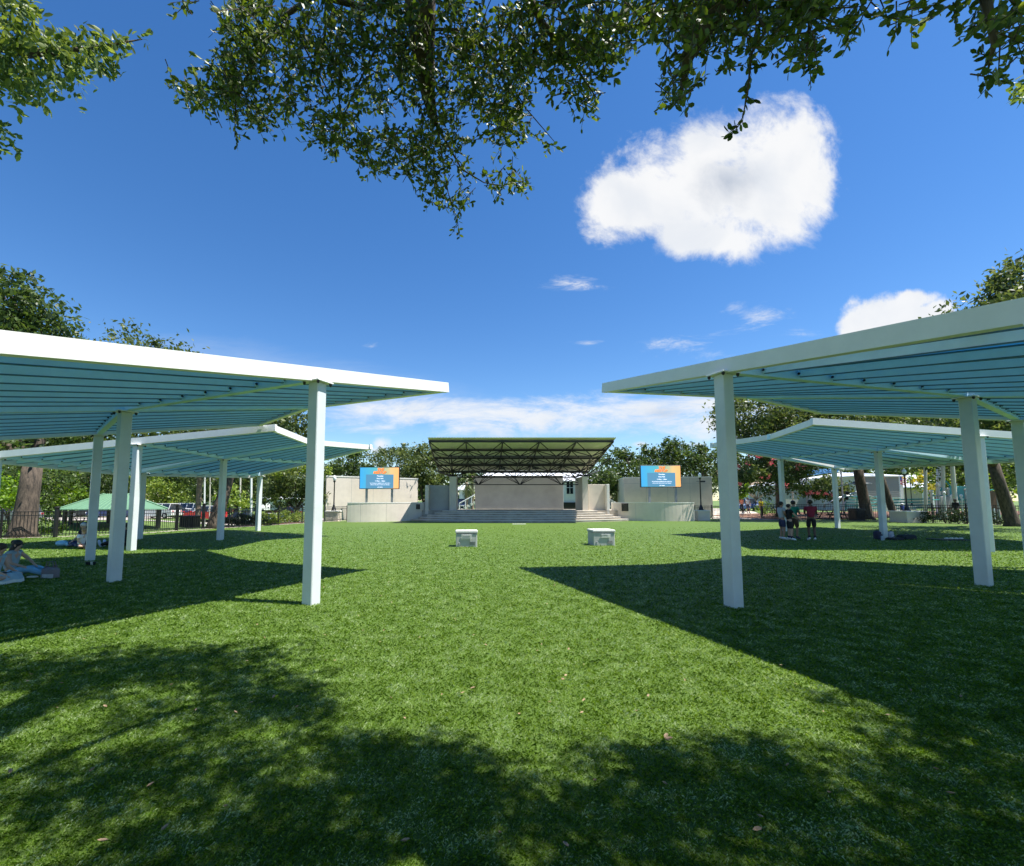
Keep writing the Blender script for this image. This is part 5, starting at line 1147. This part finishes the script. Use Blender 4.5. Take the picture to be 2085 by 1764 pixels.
q = at(165, 1117.5); person(q.x, q.y, R(-100), 'seated child in white tee leaning forward near the second white post', 'light', CROSS, 1.32, (.78, .76, .78), (.05, .05, .08), .45, hair=(.30, .18, .10), shoes=(.2, .1, .1), group='people seated by the fence')
q = at(173, 1112); person(q.x, q.y, R(170), 'seated grey haired adult in black top behind the child', 'light', CROSS, 1.6, (.015, .015, .02), (.03, .04, .10), .95, hair=(.52, .50, .48), shoes=(.1, .1, .1), group='people seated by the fence')
q = at(256, 1113.5); person(q.x, q.y, R(92), 'seated person with pale blue cap and black top, legs stretched towards the child', 'tan', SIT, 1.62, (.012, .012, .015), (.015, .015, .02), .95, sleeve=.9, cap=(.55, .68, .80), shoes=(.6, .68, .85), group='people seated by the fence')
q = far(1949, 1068, 35); person(q.x, q.y, R(95), 'dark clothed person standing behind the playground fence', 'dark', None, 1.72, (.012, .008, .012), (.01, .01, .012), .95, sleeve=.9, shoes=(.02, .02, .02), fingers=False, cap=(.02, .02, .02))
q = far(1838, 1045, 40); person(q.x, q.y, R(180), 'child in blue shirt and white hat on the playground', 'light', None, 1.35, (.02, .05, .25), (.02, .03, .08), .42, cap=(.85, .85, .9), fingers=False)
q = far(1656, 1050, 40.6); person(q.x, q.y + .2, R(150), 'person in pale grey tee sitting at the dark picnic table', 'dark', dict(pelvis=(0, 0, .5), waist=(0, -.02, .64), chest=(0, .03, .86), neck=(0, .06, 1.01), jaw=(0, .10, 1.08), head=(0, .11, 1.145), crown=(0, .10, 1.2), sh=(.165, .04, .95), el=(.24, .14, .74), wr=(.18, .36, .8), hp=(.09, .06, .5), kn=(.11, .46, .5), an=(.11, .46, .1), toe=(.12, .60, .06)), 1.66, (.5, .5, .52), (.03, .03, .05), .95, fingers=False)

# ================================================================== THINGS LYING ON THE TURF
q = at(102, 1177); tb = thing('tote_bag', q, 'grey cloth tote bag lying by the stretched legs', 'bag')
mb = MB().bbox((q.x, q.y, .115), (.34, .16, .23), .05); mb.build('body', cloth('tote_cloth', (.20, .18, .20)), tb)
mb = MB()
for s in (-1, 1): mb.tube([(q.x - .09, q.y + .03 * s, .22), (q.x - .06, q.y + .03 * s, .34), (q.x + .06, q.y + .03 * s, .34), (q.x + .09, q.y + .03 * s, .22)], .01, 6)
mb.build('handle', cloth('tote_strap', (.16, .14, .16)), tb)
MB().bbox((q.x + .02, q.y - .083, .05), (.24, .01, .08), .004).build('trim', cloth('tote_trim', (.5, .5, .52)), tb)
q = at(66, 1178); tag(MB().bbox((q.x, q.y, .035), (.17, .09, .03), .01, rz=.2).build('phone', M['cap']), 'small pale phone lying beside the crossed legs', 'phone')
q = at(131, 1113); bd_ = MB(); bd_.ball((q.x - .1, q.y, .11), (.2, .14, .11), jit=.08, n=14, m_=9); bd_.ball((q.x + .18, q.y, .08), (.16, .11, .08), jit=.1, n=12, m_=8); bd_.tube([(q.x + .28, q.y, .06), (q.x + .48, q.y + .03, .03)], [.06, .03], 8)
tag(bd_.build('cloth_bundle', cloth('pale_blue_cloth', (.30, .56, .68)), None, True), 'pale blue cloth bundle lying on the shaded turf', 'bundle')
for u, dz, lb in ((177, .03, 'leftmost of the four small dark cups on the turf below the second inner post'), (182, .02, 'second of the four small dark cups on the turf from the thick oak side'), (187, .04, 'pale third object of the small dark cup row on the turf'), (192, .03, 'rightmost of the four small dark cups on the turf')):
    q = at(u, 1151); o = MB().lathe([(.025, 0), (.035, .08), (.036, .085), (.0, .085)], (q.x, q.y, 0), 10).build('cup', M['cap'] if 'pale' in lb else M['black']); tag(o, lb, 'cup', 'cups on the turf')
def pack(u, v, w, d, h, c, lb, name='backpack'):
    q = at(u, v); root = thing(name, q, lb, 'bag'); m_ = cloth('bag_cloth', c)
    MB().bbox((q.x, q.y, h / 2), (w, d, h), min(w, d, h) * .28).build('body', m_, root); MB().bbox((q.x, q.y - d * .5 - .02, h * .36), (w * .7, .05, h * .5), .015).build('pocket', m_, root)
    MB().tube([(q.x - w * .2, q.y, h - .01), (q.x, q.y, h + .06), (q.x + w * .2, q.y, h - .01)], .012, 6).build('strap', M['black'], root); return root
pack(1787, 1098.5, .28, .2, .36, (.03, .03, .06), 'small dark backpack leaning at the left foot of the middle post')
pack(1815, 1099, .20, .1, .34, (.45, .45, .52), 'pale upright bag right of the middle post'); pack(1822, 1100, .55, .3, .1, (.02, .02, .025), 'flat black bag spread beside the pale upright bag')
pack(1846, 1098.5, .65, .35, .2, (.02, .025, .03), 'low dark duffel bag on the shaded turf', 'duffel_bag')
pack(1797, 1101, .1, .08, .2, (.4, .45, .5), 'small silver bottle bag before the middle post')
q = at(1930, 1100); rt = thing('blanket', q, 'flat dark blanket with small white shoes on it', 'blanket'); MB().bbox((q.x, q.y, .025), (1.2, .7, .05), .02).build('cloth', M['black'], rt)
for k in range(4): 
    o = MB().ball((q.x - .15 + .2 * k, q.y - .1, .08), (.09, .05, .035)).build('shoe', M['cap']); tag(o, ('leftmost', 'second', 'third', 'rightmost')[k] + ' of four small white shoes on the dark blanket', 'shoe', 'shoes on the blanket')

# ================================================================== OVERHANGING OAK (near)
def twigs(lst, leafsz):
    """lst: (start, end) twig axes. Returns leaf verts/faces and twig tubes."""
    V_, tubes = [], []
    for p, q in lst:
        p = np.array(p); q = np.array(q); L = np.linalg.norm(q - p)
        sag = np.array([0, 0, -.12 * L]); pts = [p + (q - p) * t + sag * t * t for t in (0, .33, .66, 1)]
        tubes.append((pts, [.0045, .0035, .0025, .0015]))
        n = max(6, int(L / leafsz * 2.6)); d0 = (q - p) / L
        for i in range(n):
            t = .08 + .92 * (i + rng.random()) / n; c = p + (q - p) * t + sag * t * t
            a = rng.normal(size=3) * .8 + d0 * .8; a /= np.linalg.norm(a)
            nn = np.cross(a, rng.normal(size=3) + np.array([0, 0, 1.2])); nn /= np.linalg.norm(nn); b = np.cross(nn, a)
            s = leafsz * (.55 + .65 * rng.random()); w = s * .24
            V_.append([c, c + a * s * .38 + nn * w * 0 + b * w + nn * s * .05, c + a * s * .78 + b * w * .9 + nn * s * .05, c + a * s * 1.05, c + a * s * .78 - b * w * .9 + nn * s * .05, c + a * s * .38 - b * w + nn * s * .05])
    V_ = np.array(V_); n = len(V_); base = np.arange(n)[:, None] * 6
    F_ = np.concatenate([base + np.array([[0, 1, 2, 3]]), base + np.array([[0, 3, 4, 5]])], 0)
    return V_.reshape(-1, 3), F_, tubes
def clump(u, v, ru, rv, dist, n, L=.42, hang=.5, dd=.5):
    out = []; n = max(3, int(n * .62))
    for _ in range(n):
        th = random.random() * 6.283; r = math.sqrt(random.random()); d = dist + random.uniform(-dd, dd)
        p = dirr(u + ru * r * math.cos(th), v + rv * r * math.sin(th), d)
        w = Vector((random.gauss(0, 1), random.gauss(-.2, .8), random.gauss(0, .5) - hang)).normalized() * L * random.uniform(.5, 1.1)
        out.append((p - w * .5, p + w * .5))
    return out
def string(pts, L=.3):
    """hanging shoots along a sight polyline [(u, v, dist), ...]"""
    out = []; P_ = [dirr(*p) for p in pts]
    for a, b in zip(P_[:-1], P_[1:]):
        out.append((a, b)); n = max(1, int((b - a).length / .12))
        for i in range(n):
            c = a.lerp(b, (i + .3) / n); w = (Vector((random.gauss(0, 1), random.gauss(0, .6), random.gauss(-.3, .5)))).normalized() * L * random.uniform(.35, .8); out.append((c, c + w))
    return out
oak = thing('overhanging_oak', (5.5, -5.5, 0), 'big live oak overhead whose leafy branches hang down across the top', 'tree')
brs = []       # branches: list of (points, radii)
def br(pts, r0, r1):
    P_ = [p if isinstance(p, Vector) else dirr(*p) for p in pts]; n = len(P_); brs.append((P_, [r0 + (r1 - r0) * i / (n - 1) for i in range(n)])); return P_
trunk_top = Vector((5.2, -5.2, 4.2))
br([Vector((5.5, -5.5, -.1)), Vector((5.5, -5.5, .4)), Vector((5.4, -5.4, 2)), trunk_top], .62, .42)
main_ = br([trunk_top, Vector((3, -2.5, 7)), Vector((.5, 1.2, 8.2)), (850, -160, 6.4), (852, -40, 6.0), (860, 90, 6.0), (868, 170, 6.0), (880, 230, 5.9), (892, 260, 5.9)], .30, .016)
br([(892, 260, 5.9), (915, 300, 5.85), (940, 345, 5.8), (985, 372, 5.8), (1030, 380, 5.8)], .014, .003)
br([(892, 260, 5.9), (900, 320, 5.8), (912, 390, 5.7), (925, 440, 5.65)], .012, .003)
br([(890, 262, 5.9), (868, 300, 5.85), (838, 340, 5.8), (820, 372, 5.8)], .010, .003)
br([(862, 100, 6.0), (800, 60, 6.1), (760, 110, 6.1), (720, 190, 6.1), (690, 260, 6.0)], .020, .004)
br([(852, -40, 6.0), (760, 20, 6.2), (640, -10, 6.3), (570, 40, 6.3), (520, 120, 6.2), (480, 210, 6.1), (478, 280, 6.0)], .035, .004)
br([(570, 40, 6.3), (600, 60, 6.2), (660, 170, 6.1), (690, 230, 6.0)], .012, .004)
br([(860, 60, 6.0), (940, 60, 5.8), (1010, 120, 5.7), (1070, 220, 5.7), (1130, 290, 5.7)], .016, .003)
br([Vector((.5, 1.2, 8.2)), (1050, -60, 5.2), (1100, 40, 5.2), (1160, 120, 5.2), (1215, 200, 5.2)], .05, .004)
r2_ = br([trunk_top, Vector((5, -1.8, 6.5)), Vector((3.2, 1.0, 6.0)), (1560, -120, 4.3), (1500, -30, 4.2), (1440, 40, 4.1), (1400, 120, 4.0), (1385, 200, 4.0)], .24, .004)
br([(1560, -120, 4.3), (1620, -40, 4.2), (1650, 40, 4.1), (1640, 130, 4.0)], .03, .004)
br([(1500, -30, 4.2), (1560, 60, 4.0), (1530, 110, 3.9), (1522, 190, 3.9), (1512, 240, 3.9), (1488, 272, 3.9)], .010, .002)
br([(1440, 40, 4.1), (1330, 20, 4.4), (1270, 60, 4.5)], .012, .003)
br([Vector((5, -1.8, 6.5)), Vector((6, 1.2, 5.6)), (1950, -90, 4.2), (2010, 10, 4.1), (2025, 90, 4.0), (2010, 150, 4.0)], .05, .003)
br([(1950, -90, 4.2), (1890, -10, 4.2), (1830, 10, 4.2)], .012, .003)
T = []
T += clump(520, 60, 75, 62, 6.3, 150) + clump(430, 175, 55, 42, 6.2, 62) + clump(365, 160, 18, 10, 6.1, 5, .25) + clump(395, 205, 22, 14, 6.1, 8, .25) + clump(530, 200, 80, 50, 6.1, 85) + clump(490, 150, 60, 50, 6.2, 60)
T += string([(480, 230, 6.), (478, 262, 6.), (484, 300, 6.)], .2) + clump(680, 255, 48, 38, 6.0, 55) + string([(690, 270, 6), (684, 305, 6), (680, 320, 6)], .2) + clump(770, 300, 48, 46, 5.9, 80) + clump(885, 310, 72, 80, 5.8, 130) + clump(910, 410, 45, 30, 5.7, 22, .3)
T += string([(915, 400, 5.7), (930, 440, 5.7), (936, 482, 5.7)], .2) + clump(1020, 372, 55, 22, 5.8, 30, .3) + string([(1040, 372, 5.8), (1088, 376, 5.8)], .18) + clump(640, 110, 60, 100, 6.1, 130) + clump(760, 100, 100, 120, 6.0, 225) + clump(900, 120, 100, 140, 5.9, 245) + clump(1010, 150, 80, 110, 5.7, 150)
T += clump(1030, 255, 45, 45, 5.7, 55) + string([(1080, 270, 5.7), (1110, 290, 5.7), (1144, 302, 5.7)], .2) + clump(1090, 70, 80, 95, 5.4, 125) + clump(1170, 130, 60, 90, 5.3, 85) + clump(1215, 60, 60, 75, 5.2, 85) + clump(1200, 215, 20, 25, 5.2, 10, .25) + clump(700, 5, 260, 32, 6.2, 95) + clump(370, 5, 32, 14, 5.9, 9, .25)
T2 = []
T2 += clump(1340, 25, 80, 50, 4.4, 64) + clump(1430, 45, 65, 60, 4.1, 72) + clump(1375, 165, 32, 45, 4.0, 30, .28) + string([(1385, 170, 4), (1398, 225, 4)], .16) + clump(1270, 70, 40, 45, 4.6, 26, .3) + clump(1540, 30, 75, 35, 4.1, 56) + clump(1478, 138, 22, 12, 4.0, 6, .2) + clump(1540, 95, 28, 18, 4.0, 10, .22)
T2 += string([(1530, 108, 3.95), (1522, 187, 3.95)], .14) + string([(1522, 170, 3.95), (1511, 248, 3.95), (1484, 280, 3.95)], .13) + clump(1640, 30, 50, 35, 4.1, 40) + clump(1645, 95, 32, 40, 4.0, 24, .26) + string([(1650, 120, 4), (1650, 180, 4)], .14) + clump(1725, 55, 24, 22, 4.1, 10, .24) + clump(1600, -20, 130, 30, 4.2, 22)
T2 += clump(1830, 22, 38, 24, 4.2, 16, .24) + clump(1900, 12, 20, 16, 4.2, 7, .22) + string([(1940, 5, 4.1), (1945, 50, 4.1)], .08) + clump(2000, 25, 40, 32, 4.1, 20, .24) + string([(2025, 40, 4.1), (2015, 100, 4.1), (2012, 150, 4.1)], .16) + clump(2070, 60, 30, 55, 4.1, 26, .26) + clump(2020, 140, 22, 18, 4.0, 10, .2) + clump(1750, -30, 300, 22, 4.2, 30)
# crown above and behind the camera; it throws the dappled shade
def inframe(p):
    d = Vector(p) - Vector((0, 0, EYE)); c_, s_ = math.cos(PITCH), math.sin(PITCH); dz = d.y * c_ + d.z * s_
    if dz <= .1: return False
    u = CX + FPX * d.x / dz; v = CY - FPX * (-d.y * s_ + d.z * c_) / dz
    return -60 < u < 2150 and -25 < v < 1800
T3 = []
shade = [(560, 1640, 170, 110, .95), (760, 1600, 170, 90, .95), (900, 1560, 120, 70, .8), (1000, 1680, 260, 90, 1.1), (1330, 1640, 170, 100, 1.), (1560, 1620, 200, 100, 1.1), (1800, 1680, 260, 90, 1.2), (1900, 1560, 130, 70, .7), (1300, 1545, 60, 30, .5), (1500, 1530, 60, 30, .5),
         (1980, 1500, 180, 60, 1.0), (1820, 1440, 160, 25, .6), (250, 1680, 330, 100, .8), (120, 1560, 250, 70, .85), (450, 1740, 400, 50, .9), (300, 1480, 300, 60, .7), (420, 1380, 170, 50, .6), (120, 1380, 160, 40, .6), (560, 1440, 120, 50, .55), (2100, 1620, 120, 130, 1.), (1100, 1800, 900, 60, 1.3)]
for u, v, ru, rv, dn in shade:
    n = int(dn * 118); got = 0; tries = 0; cl_ = []
    while got < n and tries < n * 10:
        tries += 1
        if got % 11 == 0 and (not cl_ or cl_[-1][0] != got):
            th = random.random() * 6.283; r = math.sqrt(random.random()); g_ = at(u + ru * r * math.cos(th), min(2300, v + rv * r * math.sin(th)), 0.)
            zl = max(4.4, 2.0 + 1.28 * g_.y); cl_.append((got, g_, random.uniform(zl, zl + 1.6)))
        _, g_, zc = cl_[-1]; q_ = g_ + Vector((random.gauss(0, .17), random.gauss(0, .13), 0)); z = zc + random.gauss(0, .2); p = q_ + SUNV * (z / SUNV.z)
        if inframe(p): continue
        got += 1; w = Vector((random.gauss(0, 1), random.gauss(0, 1), random.gauss(-.2, .4))).normalized() * .45; T3.append((p - w * .5, p + w * .5))
sky_block_b = []  # unseen leaf mass, added to block the sky and deepen the foreground shade
for _ in range(46):
    x_, y_, z_ = random.uniform(-9, 13), random.uniform(-11, .4), random.uniform(6.2, 10.5); y_ = min(y_, 1.2 - .16 * z_); sky_block_b.append(((x_, y_ - .8, z_), (1.9, 1.3, .9), 620))
for x_, y_, z_ in ((7.5, 1.4, 7.6), (5.6, 1.0, 7.4), (9.5, 1.2, 7.8), (3.6, .5, 7.8), (1.2, .2, 8.2), (11, .8, 8)): sky_block_b.append(((x_, y_, z_), (1.3, .9, .6), 420))
vD, fD = leafcloud(sky_block_b, .13)
np_mesh('sky_block_crown', vD, fD, M['oakleaf'], oak)
vA, fA, tA = twigs([(tuple(a), tuple(b)) for a, b in T], .060)
vB, fB, tB = twigs([(tuple(a), tuple(b)) for a, b in T2], .052)
vC, fC, tC = twigs([(tuple(a), tuple(b)) for a, b in T3], .082)
np_mesh('foliage', np.concatenate([vA, vB, vC]), np.concatenate([fA, fB + len(vA), fC + len(vA) + len(vB)]), M['oakleaf'], oak)
mb = MB()
for P_, rr in brs: mb.tube(P_, rr, 7 if rr[0] > .03 else 5)
mb.build('limbs', M['bark'], oak, True)
mb = MB()
for pts, rr in tA + tB: mb.tube(pts, rr, 3, cap=False)
mb.build('twigs', M['bark'], oak)
# feathery sunlit oak at the upper left corner
lo = thing('sunlit_oak', (-14, 2.5, 0), 'sunlit yellow green oak reaching in at the upper left corner', 'tree')
T4 = clump(60, 130, 110, 60, 9.5, 150, .55) + clump(-20, 60, 90, 80, 9.5, 90, .55) + clump(150, 100, 70, 40, 9.4, 60, .5) + clump(220, 95, 50, 22, 9.3, 24, .4) + clump(40, 30, 60, 40, 9.6, 24, .5) + clump(30, 185, 50, 25, 9.4, 16, .5)
T4 += string([(220, 85, 9.3), (270, 65, 9.3), (308, 95, 9.3)], .3) + string([(180, 120, 9.3), (225, 160, 9.3)], .35) + clump(-5, 280, 25, 30, 9, 14, .4) + string([(5, 250, 9), (30, 305, 9)], .25) + clump(215, 130, 30, 25, 9.3, 8, .4)
v4, f4, t4 = twigs([(tuple(a), tuple(b)) for a, b in T4], .10); np_mesh('foliage', v4, f4, M['oaklit'], lo)
mb = MB(); mb.tube([Vector((-14, 2.5, -.1)), Vector((-14, 2.5, 3.5)), Vector((-13, 4, 7)), dirr(-120, 60, 9.8), dirr(60, 110, 9.5), dirr(180, 100, 9.4), dirr(290, 80, 9.3)], [.4, .34, .22, .12, .05, .025, .006], 8)
mb.tube([Vector((-13, 4, 7)), dirr(-100, 260, 9.2), dirr(10, 285, 9)], [.1, .04, .01], 6)
mb.build('limbs', M['bark'], lo, True)
# small lit sprig at the right edge belongs to another tree
ro = thing('edge_oak', (13.5, 3, 0), 'pale sunlit oak sprig reaching in at the right edge', 'tree')
v5, f5, t5 = twigs([(tuple(a), tuple(b)) for a, b in clump(2085, 190, 24, 32, 9, 22, .4)], .08); np_mesh('foliage', v5, f5, M['oaklit'], ro)
MB().tube([Vector((13.5, 3, -.1)), Vector((13.4, 3.2, 4)), dirr(2190, 160, 9.2), dirr(2080, 190, 9)], [.35, .26, .05, .008], 8).build('limbs', M['bark'], ro, True)

# fallen leaves on the turf
fl = [(957, 1402, .09), (1058, 1452, .085), (1352, 1503, .1), (555, 1422, .08), (1298, 1447, .07), (1186, 1428, .07), (218, 1440, .08), (660, 1345, .07), (840, 1345, .06), (298, 1602, .07), (222, 1710, .09), (455, 1640, .07), (327, 1692, .07), (815, 1712, .09), (1147, 1713, .1), (1532, 1690, .09), (1541, 1658, .08), (1207, 1587, .06), (1360, 1597, .06), (1912, 1565, .09), (1925, 1612, .08), (1690, 1612, .07), (1855, 1408, .06), (1955, 1420, .07), (68, 1372, .07), (345, 1395, .06), (877, 1380, .06), (1395, 1387, .05), (1280, 1355, .05), (540, 1300, .05), (780, 1285, .05), (1505, 1242, .04), (130, 1390, .06), (798, 1420, .06), (600, 1440, .06), (483, 1452, .07), (20, 1575, .08), (180, 1572, .07), (1018, 1692, .06), (1600, 1560, .05), (1110, 1300, .05), (955, 1272, .04)]
for i, (u, v, s) in enumerate(fl):
    p = at(u, v, .035); rz = random.random() * 6.28; mb = MB(); nn = 5 if i != 2 else 0
    for lr in ((0,) if i != 2 else (0, 1.1, -1.0)):
        L_ = s * .5; w = L_ * .24; mx = Matrix.Translation(p) @ Matrix.Rotation(rz + lr, 4, 'Z') @ Matrix.Rotation(random.uniform(-.25, .25), 4, 'X')
        o_ = 0 if i != 2 else L_ * .1
        vs = [(o_, 0, 0), (o_ + L_ * .35, w, .006), (o_ + L_ * .8, w * .9, .010), (o_ + L_ * 1.05, 0, .012), (o_ + L_ * .8, -w * .9, .010), (o_ + L_ * .35, -w, .006), (o_ + L_ * .5, 0, -.002)]
        mb.add(vs + [(x, y, z + .0012) for x, y, z in vs], [(0, 1, 6), (1, 2, 6), (2, 3, 6), (3, 4, 6), (4, 5, 6), (5, 0, 6), (13, 8, 7), (13, 9, 8), (13, 10, 9), (13, 11, 10), (13, 12, 11), (13, 7, 12)], 0, mx)
    o = mb.build('fallen_leaf', M['fleaf'])
    tag(o, 'three dry tan leaves on one twig, lying at the edge of the dappled shade' if i == 2 else 'small dry tan oak leaf lying on the green turf', 'leaf', 'dry leaves fallen on the turf')
n = 650
Y = 3.5 + 24 * rng.random(n) ** 1.0; X = (rng.random(n) * 2 - 1) * Y * 1.1; s = .012 + .012 * rng.random(n); th = rng.random(n) * 6.28
c = np.stack([X, Y, .03 + .01 * rng.random(n)], 1); a = np.stack([np.cos(th), np.sin(th), .2 * rng.normal(size=n)], 1) * s[:, None]; b = np.stack([-np.sin(th), np.cos(th), .2 * rng.normal(size=n)], 1) * s[:, None] * .5
o = np_mesh('leaf_litter', np.stack([c - a, c - b, c + a, c + b], 1).reshape(-1, 3), np.arange(4 * n).reshape(-1, 4), M['fleaf']); tag(o, 'tiny dry leaf scraps scattered over the turf', 'litter', kind='stuff')
